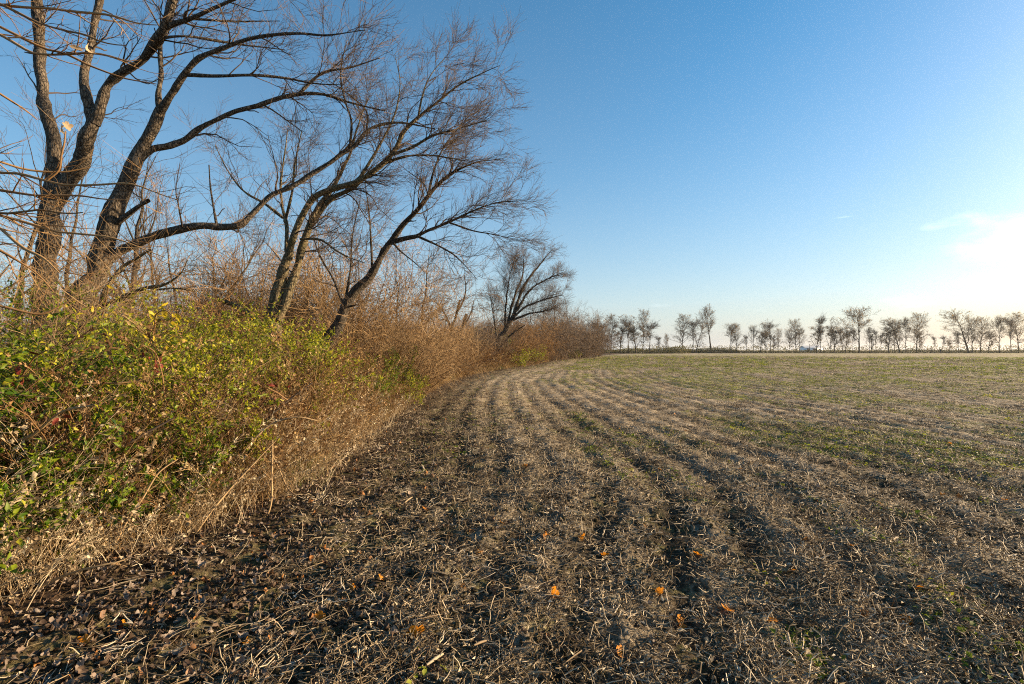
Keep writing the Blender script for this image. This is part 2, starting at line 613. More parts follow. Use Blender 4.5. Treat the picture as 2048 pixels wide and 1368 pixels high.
def build_ground():
    az_f = np.radians(np.linspace(-63, 63, 470))
    az_c = np.radians(np.linspace(63, 360 - 63, 48))[1:-1]
    azs = np.concatenate([az_f, az_c])
    rad = np.concatenate([np.linspace(.15, 1.45, 8), np.exp(np.linspace(math.log(1.5), math.log(70), 400)), np.exp(np.linspace(math.log(74), math.log(3000), 56))])
    A, Rr = np.meshgrid(azs, rad)
    X, Y = Rr * np.sin(A), Rr * np.cos(A)
    Z = ground_z(X, Y)
    na, nr = len(azs), len(rad)
    V = np.stack([X, Y, Z], -1).reshape(-1, 3)
    i = np.arange(na * nr).reshape(nr, na)
    a, b = i[:-1], i[1:]
    q = np.stack([a, np.roll(a, -1, 1), np.roll(b, -1, 1), b], -1).reshape(-1, 4)[:, ::-1]
    V = np.concatenate([V, [[0, 0, float(ground_z(0, 0))]]])
    c = len(V) - 1
    tri = np.stack([np.full(na, c), np.roll(i[0], -1), i[0]], -1)
    me = mesh_from("field", V, [q, tri], None, [ground_material()], True)
    x, y = V[:, 0], V[:, 1]
    u = x - edge(y)
    for nm, val in (("straw", straw_amount(x, y)), ("green", green_amount(x, y)),
                    ("litter", np.clip((1 - sstep(-.3, 1.3, u + .9 * (fbm(x, y, 1.2, 3, 81) - .5))) * (1 - sstep(250, 300, y)), 0, 1))):
        at = me.attributes.new(nm, "FLOAT", "POINT")
        at.data.foreach_set("value", np.ascontiguousarray(val, np.float32))
    o = bpy.data.objects.new("field", me)
    COL.objects.link(o)
    return tag(o, "harvested brown field with curving furrows and green patches", kind="structure")


field = build_ground()


# ------------------------------------------------------------------ growing branches, many at a time
def resample(P, R, K):
    """Catmull-Rom through traced points"""
    P = np.asarray(P, float)
    d = np.concatenate([[0], np.cumsum(np.linalg.norm(np.diff(P, axis=0), axis=1))])
    d /= d[-1]
    s = np.linspace(0, 1, K)
    m = np.gradient(P, d, axis=0) if len(P) > 2 else np.tile(P[1] - P[0], (2, 1))
    i = np.clip(np.searchsorted(d, s, "right") - 1, 0, len(d) - 2)
    h = (d[i + 1] - d[i])[:, None]
    t = ((s - d[i]) / (d[i + 1] - d[i]))[:, None]
    p = (2 * t ** 3 - 3 * t ** 2 + 1) * P[i] + (t ** 3 - 2 * t ** 2 + t) * h * m[i] + (-2 * t ** 3 + 3 * t ** 2) * P[i + 1] + (t ** 3 - t ** 2) * h * m[i + 1]
    return p, np.interp(s, d, R)


def at_param(P, R, idx, t):
    K = P.shape[1]
    f = np.clip(t, 0, 1) * (K - 1)
    i = np.clip(np.floor(f).astype(int), 0, K - 2)
    w = (f - i)[:, None]
    a, b = P[idx, i], P[idx, i + 1]
    return a * (1 - w) + b * w, nrm(b - a), R[idx, i] * (1 - w[:, 0]) + R[idx, i + 1] * w[:, 0]


def grow(P, R, n, L, ang, t0=.2, t1=1., K=5, wig=.18, up=0., rr=.6, rt=.0014, bias=(0, 0, 0), fall=.5, cap=9., trop=None):
    """children of a set of limbs: positions along the parent, leaving at an angle, wandering, tapering"""
    N = len(P)
    cnt = rng.poisson(n, N) if np.ndim(n) == 0 else rng.poisson(n)
    idx = np.repeat(np.arange(N), cnt)
    M = len(idx)
    if M == 0:
        return np.zeros((0, K, 3)), np.zeros((0, K))
    t = t0 + (t1 - t0) * rng.random(M) ** .85
    pos, tan, r = at_param(P, R, idx, t)
    perp = nrm(np.cross(tan, rng.standard_normal((M, 3))))
    a = rng.normal(ang, ang * .28, M)[:, None]
    d = np.cos(a) * tan + np.sin(a) * perp
    d = nrm(d + np.array(bias) + np.array([0, 0, up]))
    Ln = (L if np.ndim(L) == 0 else np.asarray(L)[idx]) * rng.uniform(.5, 1.35, M) * (1 - fall * t)
    st = (Ln / (K - 1))[:, None]
    tr = np.array([0, 0, up * .5] if trop is None else trop)
    out = [pos]
    for k in range(K - 1):
        out.append(out[-1] + d * st)
        d = nrm(d + wig * rng.standard_normal((M, 3)) + tr * .5)
    s = np.linspace(0, 1, K)[None, :]
    r0 = np.minimum(np.maximum(r * rr, rt * 1.3), cap)[:, None]
    return np.stack(out, 1), r0 * (1 - s) + rt * s


def leaf_sites(P, R, per, t0=.1, t1=1.):
    M = len(P)
    idx = np.repeat(np.arange(M), rng.poisson(per, M))
    pos, tan, r = at_param(P, R, idx, t0 + (t1 - t0) * rng.random(len(idx)))
    return pos, tan


def limb(pts, D0, D1, K=None, bend=0., jit=.004):
    """a limb traced as (x, y, width) photo pixels, its depth running from D0 to D1"""
    a = np.array(pts, float)
    n = len(a)
    s = np.linspace(0, 1, n)
    D = D0 + (D1 - D0) * s ** 1.2 + bend * np.sin(s * math.pi * 2)
    P = px(a[:, 0], a[:, 1], D)
    R = a[:, 2] * .5 * D / F
    ln = np.linalg.norm(np.diff(P, axis=0), axis=1).sum()
    P, R = resample(P, R, K or int(np.clip(ln / .07, 8, 110)))
    n = len(P)
    kk = max(3, n // 5)
    j = np.stack([np.interp(np.linspace(0, 1, n), np.linspace(0, 1, kk), rng.normal(0, 1, kk)) for _ in range(3)], 1)
    j *= np.minimum(np.arange(n), np.arange(n)[::-1])[:, None].clip(0, 4) / 4.0
    knot = 1 + .10 * np.interp(np.linspace(0, 1, n), np.linspace(0, 1, kk * 2), rng.normal(0, 1, kk * 2))
    return P + j * (R[:, None] * .16 + jit), R * np.clip(knot, .8, 1.3)


def traced_tree(name, label, base_px, D, trunk_pts, limbs, mats, L1=(10, 1.3), L2=(7, .6), L3=(6, .28), bias=(.15, -.05, .1), group=None, cat="tree", rt=.0016, trunkD=None, n_on_trunk=0):
    """limbs: list of (points, depth at start, depth at end, twig density)"""
    bark, twig = mats
    b = px(base_px[0], base_px[1], D)
    loc = (float(b[0]), float(b[1]), float(ground_z(b[0], b[1])))
    root = thing(name, loc, label, cat, group)
    P, R = limb(trunk_pts, D, trunkD or D)
    P[0, 2] = min(P[0, 2], loc[2] - .15)
    m = MB()
    R = R.copy()
    R[:max(2, len(R) // 12)] *= np.linspace(1.35, 1.0, max(2, len(R) // 12))
    m.tubes(P[None], R[None], 14, ref=(0, 1, 0), bumpy=.035)
    m.build("trunk", bark, root)
    allP, allR, dens = [], [], []
    if n_on_trunk:
        p2, r2 = resample(P, R, 40)
        allP.append(p2), allR.append(r2), dens.append(n_on_trunk)
    for pts, d0, d1, de in limbs:
        p, r = limb(pts, d0, d1, bend=rng.uniform(-.12, .12))
        m = MB()
        m.tubes(p[None], np.maximum(r, .003)[None], 10, ref=(0, 1, 0), bumpy=.04)
        m.build("limb", bark, root)
        p2, r2 = resample(p, r, 40)
        allP.append(p2), allR.append(r2), dens.append(de)
    AP, AR, dens = np.array(allP), np.array(allR), np.array(dens)
    lens = np.linalg.norm(np.diff(AP, axis=1), axis=2).sum(1)
    c1, r1 = grow(AP, AR, L1[0] * dens * np.clip(lens / 3, .25, 1.6), L1[1], .85, .18, 1., 8, .22, .08, .42, .003, bias, .52, cap=.017)
    # the tip of each limb carries on as twigs too
    c2, r2 = grow(c1, r1, L2[0], L2[1], .68, .12, 1., 5, .16, .07, .6, .0022, tuple(.6 * v for v in bias), .4)
    c3, r3 = grow(c2, r2, L3[0], L3[1] * 1.2, .62, .1, 1., 3, .14, .07, .7, rt, tuple(.5 * v for v in bias), .3)
    c4, r4 = grow(AP, AR, 6 * dens * np.clip(lens / 3, .25, 1.5), .5, .9, .2, 1., 5, .18, .15, .5, rt, bias, .2, cap=.006)
    sb, sr = grow(AP, AR, 1.6 * np.clip(lens / 3, .3, 1.5), .30, .9, .15, .8, 5, .22, .1, .38, .008, bias, .2, cap=.03)
    m = MB()
    m.tubes(sb, np.maximum(sr, .006), 5, tint=.2)
    m.tubes(c1, r1, 5, tint=rng.uniform(0, .6, len(c1)))
    m.tubes(c2, r2, 3, tint=rng.uniform(.1, .8, len(c2)))
    m.tubes(c3, r3, 3, tint=rng.uniform(.3, 1, len(c3)))
    m.tubes(c4, r4, 3, tint=rng.uniform(.2, .9, len(c4)))
    m.build("twigs", twig, root, kind="stuff")
    return root


# ---- the two big trees at the left
treeA = traced_tree("bare_tree", "tall furrowed trunk forking into three limbs at the left edge", (92, 880), 9.3,
    [(92, 900, 50.7), (90, 760, 44.4), (92, 600, 39.6), (95, 500, 35.6), (101, 440, 34.0), (108, 390, 31.7)],
    [([(106, 402, 28.5), (108, 330, 23.8), (104, 270, 21.4), (95, 220, 19.8), (83, 170, 19.0), (78, 110, 19.0), (78, 50, 18.2), (72, 0, 16.7), (66, -120, 11.9), (74, -280, 4.0)], 9.3, 9.9, .9),
     ([(106, 412, 31.7), (140, 355, 28.5), (165, 310, 26.1), (183, 260, 23.8), (189, 232, 22.1)], 9.3, 9.1, .3),
     ([(187, 248, 19.8), (176, 205, 17.5), (170, 160, 15.0), (178, 100, 14.2), (190, 40, 13.5), (200, 0, 13.5), (215, -80, 10.3), (230, -240, 3.1)], 9.1, 9.8, .7),
     ([(188, 248, 22.1), (202, 205, 19.0), (213, 170, 17.5), (250, 142, 16.7), (280, 120, 15.8), (300, 95, 17.5), (318, 70, 18.2), (335, 35, 15.8), (348, 0, 13.5), (372, -70, 10.3), (415, -210, 3.1)], 9.1, 8.6, .8),
     ([(314, 76, 11.9), (340, 55, 9.5), (375, 40, 8.7), (415, 22, 7.1), (460, 2, 6.3), (530, -30, 4.0), (610, -50, 1.6)], 8.8, 8.2, 1.0),
     ([(330, 45, 7.1), (390, 38, 4.8), (440, 40, 4.0), (480, 42, 3.1), (560, 42, 1.6)], 8.8, 9.2, .8),
     ([(322, 76, 6.3), (365, 72, 4.8), (430, 80, 4.8), (500, 92, 3.1), (570, 100, 1.6)], 8.8, 9.4, .8)],
    (M_BARK, M_TWIG), L1=(10, 1.2), L2=(6, .6), L3=(4.5, .3))
treeB = traced_tree("bare_tree", "stout leaning trunk with long low limb sweeping right over the hedge", (150, 890), 8.7,
    [(148, 905, 58.9), (150, 760, 50.6), (165, 640, 45.2), (186, 560, 41.0), (215, 470, 33.5), (240, 400, 29.4), (262, 350, 26.0), (280, 300, 21.9), (300, 262, 19.2), (322, 218, 16.4)],
    [([(322, 228, 13.7), (317, 195, 10.3), (321, 150, 9.5), (322, 100, 8.9), (322, 75, 8.2), (335, 20, 7.6), (352, -80, 5.5), (376, -190, 2.1)], 8.7, 9.4, .7),
     ([(318, 228, 16.4), (345, 188, 13.7), (370, 145, 12.3), (395, 118, 10.3), (430, 100, 8.9), (480, 82, 7.6), (540, 70, 6.1), (600, 68, 4.8), (650, 72, 3.4), (730, 60, 1.4)], 8.7, 8.0, 1.2),
     ([(374, 150, 8.2), (430, 152, 6.1), (500, 150, 5.5), (560, 155, 4.8), (620, 165, 3.4), (690, 170, 1.4)], 8.5, 9.0, 1.2),
     ([(272, 325, 17.8), (300, 300, 13.7), (340, 293, 12.3), (365, 285, 11.6), (400, 258, 11.0), (440, 238, 9.5), (500, 215, 8.9), (555, 198, 8.2), (600, 186, 6.8), (650, 190, 5.5), (700, 205, 4.1), (770, 222, 2.1)], 8.7, 9.6, 1.2),
     ([(598, 188, 6.1), (620, 165, 5.5), (650, 145, 4.8), (700, 135, 3.4), (760, 116, 1.4)], 9.3, 9.2, 1.2),
     ([(188, 552, 26.0), (230, 510, 19.8), (290, 480, 17.1), (345, 462, 15.8), (400, 450, 15.0), (450, 452, 13.7), (485, 448, 13.7), (502, 430, 12.3), (540, 395, 11.0), (580, 375, 11.0), (630, 345, 9.5), (680, 310, 8.2), (710, 290, 7.6), (735, 260, 6.1), (760, 250, 5.5), (800, 245, 4.1), (870, 258, 2.1)], 8.7, 9.9, 1.1),
     ([(700, 300, 5.5), (702, 240, 4.1), (690, 200, 3.4), (682, 150, 2.7), (694, 80, 1.4)], 9.7, 9.5, 1.2),
     ([(733, 266, 4.8), (730, 220, 3.4), (705, 195, 2.7), (655, 160, 1.4)], 9.8, 10.2, 1.2),
     ([(434, 452, 6.1), (428, 420, 4.1), (421, 380, 3.4), (418, 330, 2.1)], 9.2, 9.3, .8),
     ([(236, 444, 11.0), (270, 418, 8.9), (297, 401, 7.6)], 8.65, 8.4, .1)],
    (M_BARK, M_TWIG), L1=(10, 1.25), L2=(6, .6), L3=(4.5, .3), bias=(.2, -.05, .12))
# ---- twin-stemmed olive tree and the dark leaning one
treeC = traced_tree("bare_tree", "olive-barked twin-stemmed tree leaning right from the hedge", (545, 850), 11.,
    [(548, 850, 44.9), (540, 720, 38.1), (546, 660, 32.0), (553, 612, 25.8), (562, 560, 19.0)],
    [([(553, 612, 20.4), (563, 545, 17.0), (572, 508, 15.0), (586, 472, 12.9), (605, 430, 12.2), (625, 398, 12.2), (661, 380, 10.9), (715, 362, 10.2), (759, 333, 9.5), (783, 309, 8.8), (809, 264, 7.5), (836, 235, 6.8), (877, 202, 4.8), (917, 171, 3.4), (967, 145, 2.0), (1000, 131, 1.0)], 11., 10.2, 1.25),
     ([(556, 640, 20.4), (575, 590, 18.4), (592, 540, 16.3), (606, 490, 15.0), (624, 440, 13.6), (642, 405, 10.2), (662, 385, 8.8), (685, 336, 7.5), (698, 312, 5.4), (712, 260, 3.4), (740, 190, 1.7)], 11., 11.6, 1.2),
     ([(628, 440, 10.2), (655, 405, 9.5), (700, 378, 8.8), (745, 340, 6.8), (790, 318, 5.4), (860, 310, 3.4), (930, 322, 1.4)], 11.3, 10.4, 1.5),
     ([(573, 505, 7.5), (573, 447, 6.8), (564, 413, 5.4), (562, 390, 4.8), (566, 330, 3.4), (575, 260, 1.7)], 11., 11.8, 1.0),
     ([(570, 440, 6.1), (578, 410, 5.4), (584, 385, 4.8), (590, 330, 3.4), (604, 260, 1.4)], 11.2, 10.8, 1.0),
     ([(566, 436, 6.1), (533, 410, 5.4), (492, 386, 4.1), (460, 350, 2.7), (430, 290, 1.4)], 11.3, 11.9, 1.0),
     ([(783, 310, 6.1), (820, 296, 5.4), (868, 270, 4.1), (915, 258, 2.7), (975, 240, 1.4)], 10.5, 9.9, 1.6),
     ([(836, 238, 4.8), (845, 190, 3.4), (862, 150, 2.0), (893, 112, 1.0)], 10.35, 10.8, 1.3),
     ([(715, 364, 6.1), (760, 290, 4.8), (790, 230, 3.4), (800, 170, 2.0), (790, 110, 1.0)], 10.7, 11.4, 1.4),
     ([(600, 478, 5.4), (640, 478, 4.1), (670, 500, 3.4), (700, 515, 2.7), (730, 526, 1.4)], 11., 10.4, .9),
     ([(528, 658, 9.5), (500, 628, 10.2), (465, 608, 8.8), (438, 600, 8.2)], 11., 10.6, .1)],
    (M_BARK_OLIVE, M_TWIG), L1=(11, 1.3), L2=(7, .6), L3=(5.5, .3), bias=(.28, -.05, .12))
treeD = traced_tree("bare_tree", "dark crooked trunk leaning far right over the field edge", (636, 800), 12.,
    [(628, 800, 34.8), (636, 712, 30.2), (664, 672, 26.7), (680, 645, 23.2), (690, 610, 21.5), (711, 580, 20.3), (736, 557, 18.0), (750, 535, 15.7), (769, 499, 13.9)],
    [([(765, 507, 13.9), (789, 472, 11.6), (803, 452, 10.4), (833, 422, 9.3), (856, 392, 8.1), (880, 366, 6.4), (917, 340, 4.6), (955, 325, 2.9), (1002, 318, 1.2)], 12., 11.2, 1.8),
     ([(783, 486, 9.3), (811, 475, 8.1), (836, 472, 7.5), (858, 461, 6.4), (900, 444, 5.2), (940, 425, 3.5), (990, 408, 2.3), (1036, 402, 1.2)], 12., 11.0, 1.7),
     ([(836, 473, 5.2), (875, 490, 4.1), (905, 508, 2.9), (935, 535, 1.7), (955, 560, 0.9)], 11.6, 11.2, 1.3),
     ([(900, 446, 4.1), (945, 462, 2.9), (990, 470, 1.7), (1040, 480, 0.9)], 11.4, 10.8, 1.5),
     ([(744, 545, 5.2), (742, 480, 4.1), (738, 420, 2.9), (728, 350, 1.4)], 12., 12.6, 1.0),
     ([(687, 610, 6.4), (668, 560, 4.6), (645, 520, 3.5), (625, 470, 1.7)], 12., 12.8, .9),
     ([(690, 612, 5.8), (700, 540, 4.6), (705, 470, 2.9), (720, 400, 1.4)], 12., 12.5, .9),
     ([(782, 480, 4.6), (800, 500, 3.5), (830, 525, 2.3), (850, 545, 1.2)], 11.9, 11.5, .9),
     ([(856, 392, 5.2), (868, 340, 4.1), (890, 290, 2.9), (930, 240, 1.2)], 11.6, 12.0, 1.5),
     ([(692, 612, 4.6), (703, 612, 4.1), (714, 609, 2.3)], 12., 11.8, 0.0)],
    (M_BARK_DARK, M_TWIG), L1=(11, 1.25), L2=(7, .6), L3=(5.5, .28), bias=(.3, -.05, .1))
# ---- the leaning spreading tree farther along the edge
treeE = traced_tree("bare_tree", "spreading bare tree leaning right at the bend of the field edge", (986, 716), 44.,
    [(985, 722, 15.8), (990, 700, 12.2), (998, 680, 10.8), (1012, 660, 9.4), (1022, 640, 7.9)],
    [([(1018, 650, 7.2), (1030, 620, 6.5), (1042, 585, 5.8), (1055, 560, 5.0), (1075, 535, 3.6), (1095, 510, 1.6), (1105, 498, 1.1)], 44, 45, 1.6),
     ([(1012, 662, 5.8), (1022, 620, 5.0), (1030, 590, 4.3), (1045, 550, 2.9), (1048, 510, 1.4)], 44, 45.4, 1.6),
     ([(1022, 640, 5.8), (1040, 610, 5.0), (1060, 580, 3.6), (1090, 560, 2.9), (1125, 545, 1.4)], 44, 43, 1.6),
     ([(1022, 640, 5.0), (1050, 615, 4.3), (1080, 602, 2.9), (1125, 590, 1.4)], 44, 42.6, 1.6),
     ([(1026, 640, 5.0), (1055, 628, 3.6), (1090, 622, 1.6), (1112, 615, 1.4)], 44, 43.2, 2.0),
     ([(1008, 665, 4.3), (1012, 610, 3.6), (1018, 560, 1.6), (1030, 515, 1.4)], 44, 44.8, 2.0),
     ([(996, 690, 5.0), (990, 650, 3.6), (985, 620, 1.6), (980, 590, 1.4)], 44, 45, 1.6),
     ([(992, 712, 5.8), (1005, 690, 5.0), (1024, 668, 3.6), (1050, 650, 1.6)], 44, 43, 1.2)],
    (M_BARK_DARK, M_TWIG), L1=(15, 2.0), L2=(8, .9), L3=(3.5, .5), bias=(.12, -.05, .12), rt=.004)


# ------------------------------------------------------------------ kinds of tree and brush that repeat
def auto_tree(name, label, cat, h, lean=(0, 0), n_main=7, spread=.5, r0=.13, levels=((7, .5), (6, .25)), mats=(None, None), leaf=None, leaf_per=0, leaf_size=.2,
              trunk_frac=.35, rt=.003, up=.2, multi=1, loc=(0, 0, 0), group=None, crown_name="crown", vase=0.5):
    root = thing(name, loc, label, cat, group)
    L = np.array(loc, float)
    T, TR = [], []
    for k in range(multi):
        a = rng.uniform(0, 6.28)
        ln = np.array([lean[0] + (multi > 1) * .25 * math.cos(a), lean[1] + (multi > 1) * .25 * math.sin(a), 0])
        hh = h * (1 if k == 0 else rng.uniform(.7, 1))
        s = np.linspace(0, 1, 14)[:, None]
        w = np.cumsum(rng.normal(0, .012 * hh, (14, 3)), 0) * np.array([1, 1, .3])
        p = L + (multi > 1) * np.array([.12 * math.cos(a), .12 * math.sin(a), 0]) + ln * s ** 1.3 * hh + np.array([0, 0, 1]) * s * hh + w * s
        p[0, 2] -= .1
        T.append(p)
        TR.append((r0 / math.sqrt(multi)) * (1 - s[:, 0] * .93))
    T, TR = np.array(T), np.array(TR)
    c1, r1 = grow(T, TR, n_main / max(1, multi ** .5), h * spread, .62 + .25 * (1 - vase), trunk_frac, .97, 8, .12, up, .55, rt * 1.5, (0, 0, 0), .55)
    m = MB()
    m.tubes(T, TR, 8, ref=(0, 1, 0), bumpy=.03)
    m.tubes(c1, r1, 5)
    m.build("trunk", mats[0], root)
    m = MB()
    P, R = np.concatenate([c1]), np.concatenate([r1])
    twP = []
    for i, (n, ratio) in enumerate(levels):
        P, R = grow(P, R, n, h * spread * ratio, .65, .12, 1., 5 if i < len(levels) - 1 else 4, .17, up * .5, .6, rt if i == len(levels) - 1 else rt * 1.3, (0, 0, 0), .35)
        m.tubes(P, R, 3, tint=rng.uniform(0, 1, len(P)))
        twP.append((P, R))
    m.build("twigs" if leaf else crown_name, mats[1], root, kind="stuff")
    if leaf:
        m = MB()
        P, R = twP[-1]
        pos, tan = leaf_sites(P, R, leaf_per)
        M = len(pos)
        m.leaves(pos, tan + rng.normal(0, .7, (M, 3)), rng.normal(0, 1, (M, 3)) + [0, 0, .5], leaf_size * rng.uniform(.6, 1.4, M), .75)
        m.build(crown_name, leaf, root, kind="stuff")
    return root


def auto_brush(name, label, cat, h, n_stem=26, spread=.55, mat=None, loc=(0, 0, 0), L1=(9, .38), L2=(5, .18), r0=.012, rt=.0016, base=.35, group=None, arch=.0, leaf=None, leaf_per=0, leaf_size=.05):
    root = thing(name, loc, label, cat, group)
    L = np.array(loc, float)
    a = rng.uniform(0, 6.28, n_stem)
    rr = base * np.sqrt(rng.random(n_stem))
    p = L + np.stack([rr * np.cos(a), rr * np.sin(a), -.05 * np.ones(n_stem)], 1)
    d = nrm(np.stack([np.cos(a) * spread * rng.uniform(.2, 1.3, n_stem), np.sin(a) * spread * rng.uniform(.2, 1.3, n_stem), np.ones(n_stem)], 1))
    st = (h * rng.uniform(.6, 1.05, n_stem) / 9)[:, None]
    out = [p]
    for k in range(9):
        out.append(out[-1] + d * st)
        d = nrm(d + rng.normal(0, .13, (n_stem, 3)) + np.array([0, 0, .03 - arch * k / 5]))
    P = np.stack(out, 1)
    R = (r0 * rng.uniform(.6, 1.3, n_stem))[:, None] * np.linspace(1, .15, 10)[None] + rt * .5
    m = MB()
    m.tubes(P, R, 4, tint=rng.uniform(0, .6, n_stem))
    m.build("stems", mat, root, kind="stuff")
    c1, r1 = grow(P, R, L1[0], h * L1[1], .75, .15, 1., 6, .22, .08, .6, rt, (0, 0, -arch * .5), .45)
    c2, r2 = grow(c1, r1, L2[0], h * L2[1], .8, .1, 1., 3, .25, .06, .7, rt, (0, 0, 0), .3)
    m = MB()
    m.tubes(c1, r1, 3, tint=rng.uniform(.1, .8, len(c1)))
    m.tubes(c2, r2, 3, tint=rng.uniform(.3, 1., len(c2)))
    m.build("twigs", mat, root, kind="stuff")
    if leaf:
        m = MB()
        pos, tan = leaf_sites(c2, r2, leaf_per)
        p1, t1_ = leaf_sites(c1, r1, leaf_per * 1.2)
        pos, tan = np.concatenate([pos, p1]), np.concatenate([tan, t1_])
        M = len(pos)
        # leaf tint varies at random and rises slightly with height in the bush
        m.leaves(pos, tan * .6 + rng.normal(0, .6, (M, 3)), rng.normal(0, .7, (M, 3)) + [0, 0, .6], leaf_size * rng.uniform(.55, 1.35, M), .5, .12, .12,
                 np.clip(rng.normal(.44, .17, M) + .10 * (pos[:, 2] - L[2] - .5 * h) / h, 0, 1))
        m.build("foliage", leaf, root, kind="stuff")
    return root


GZ = lambda x, y: float(ground_z(x, y))


def at_px(x, D):
    X = gx(x, D)
    return (X, D, GZ(X, D))


# ------------------------------------------------------------------ the wood behind the hedge
WOOD = "bare trees of the wood behind the hedge"
wood_protos = []
for k, (hh, nm, sp, ln, mu) in enumerate(((8., 12, .42, (.08, 0), 1), (9., 14, .36, (-.05, .03), 1), (7., 10, .5, (.2, 0), 2), (8., 16, .40, (.05, .05), 1))):
    wood_protos.append((hh, dict(h=hh, n_main=nm, spread=sp, lean=ln, multi=mu, r0=.10 + .015 * k, levels=((6, .45), (5, .22)), mats=(M_BARK_DARK, M_TWIG), trunk_frac=.25, rt=.003, up=.18)))
wood_list = [
    (20, 15, 8.0, 0, "thin bare tree behind the left big trunk at the frame edge"),
    (128, 20, 9.5, 1, "slim bare tree showing between the two big left trunks"),
    (238, 17, 8.2, 3, "pale-limbed bare tree just right of the stout leaning trunk"),
    (262, 27, 9.6, 1, "tall thin bare tree farther back, right of the stout leaning trunk"),
    (318, 22, 8.0, 0, "bare tree rising above the yellow-leaved sprig in the wood"),
    (372, 19, 6.6, 2, "low forked bare tree under the long sweeping limb"),
    (428, 25, 7.2, 3, "bare tree behind the bend of the long sweeping limb"),
    (474, 32, 8.6, 1, "bare tree far back, left of the olive twin-stemmed tree"),
    (512, 21, 5.8, 0, "small bare tree tucked close behind the olive twin-stemmed tree"),
    (606, 27, 7.2, 3, "bare tree seen between the olive tree and the dark leaning one"),
    (668, 23, 6.8, 2, "forked bare tree right behind the base of the dark leaning tree"),
    (722, 31, 8.0, 1, "upright bare tree behind the dark leaning trunk's crook"),
    (792, 29, 6.8, 0, "bare tree over the orange-brown brush dome"),
    (843, 24, 6.6, 1, "slender straight bare tree at the right end of the near brush"),
    (884, 33, 4.6, 2, "low forked bare tree left of the crooked pair before the gap"),
    (1048, 62, 7.0, 0, "bare tree over the rust-leaved brush right of the spreading tree"),
    (1082, 70, 8.6, 1, "upright bare tree left of the big brown dome's shoulder"),
    (1112, 82, 9.6, 3, "bare treetop just left of the big brown dome"),
    (1140, 96, 11.6, 1, "pale bare treetop rising above the big brown dome"),
    (1166, 108, 11.0, 0, "bare treetop right of the big brown dome"),
    (1188, 122, 10.0, 3, "last bare treetop before the far field corner"),
    (-60, 18, 8.5, 3, "bare tree at the very left of the wood, partly cut by the frame"),
]
made = {}
for (x, D, h, k, lab) in wood_list:
    loc = at_px(x, D)
    if k not in made:
        made[k] = auto_tree("woodland_tree", lab, "tree", loc=(0, 0, 0), group=WOOD, **wood_protos[k][1])
        t = made[k]
        t.location = loc
        t.scale = (h / wood_protos[k][0],) * 3
    else:
        copy_thing(made[k], loc, rng.uniform(0, 6.28), h / wood_protos[k][0], lab, WOOD)

# two crooked trees before the gap, right of the near brush
traced_tree("crooked_tree", "crooked bare tree with a bent slim trunk left of the spreading tree", (895, 716), 33.,
    [(893, 720, 9), (897, 690, 8), (903, 660, 6), (912, 630, 5), (920, 600, 4)],
    [([(903, 660, 5), (893, 635, 4), (878, 612, 3), (868, 600, 1.5)], 33, 33.6, 1.2), ([(912, 630, 4), (925, 605, 3.5), (932, 575, 2.5), (928, 550, 1.2)], 33, 32.5, 1.2),
     ([(905, 655, 4), (890, 640, 3), (878, 640, 2), (866, 625, 1)], 33, 32.6, 1.2)],
    (M_BARK_DARK, M_TWIG_DARK), L1=(8, 1.0), L2=(5, .5), L3=(3, .25), rt=.003)
traced_tree("broken_tree", "snapped dark snag with a ragged broken top beside the crooked tree", (915, 716), 34.,
    [(913, 720, 8), (919, 680, 7), (926, 650, 6.5), (933, 628, 6)],
    [([(920, 672, 4), (935, 640, 3), (945, 615, 2), (948, 600, 1)], 34, 33.6, 1.0)],
    (M_BARK_DARK, M_TWIG_DARK), L1=(7, .9), L2=(5, .45), L3=(3, .25), rt=.003)

# ------------------------------------------------------------------ brown brush along and behind the edge
BR = "leafless brown brush along the wood edge"
brush_kinds = [
    dict(h=4., n_stem=34, spread=.75, mat=M_TWIG_RED, L1=(9, .34), L2=(6, .16), base=.55, rt=.0032),
    dict(h=4., n_stem=26, spread=.5, mat=M_TWIG_TAN, L1=(9, .36), L2=(6, .17), base=.45, rt=.0032),
    dict(h=4., n_stem=44, spread=1.0, mat=M_TWIG_TAN, L1=(9, .30), L2=(6, .15), base=.8, rt=.0032, arch=.03),
    dict(h=4., n_stem=24, spread=.8, mat=M_TWIG, L1=(10, .34), L2=(6, .18), base=.5, rt=.003),
    dict(h=4., n_stem=30, spread=.8, mat=M_TWIG_RED, L1=(9, .34), L2=(6, .18), base=.7, rt=.004, leaf=M_RUST_LEAF, leaf_per=1.3, leaf_size=.09),
    dict(h=4., n_stem=60, spread=.9, mat=M_TWIG, L1=(9, .36), L2=(6, .2), base=.9, rt=.005),
    dict(h=4., n_stem=60, spread=.8, mat=M_TWIG, L1=(9, .36), L2=(6, .2), base=1.0, rt=.005),
]
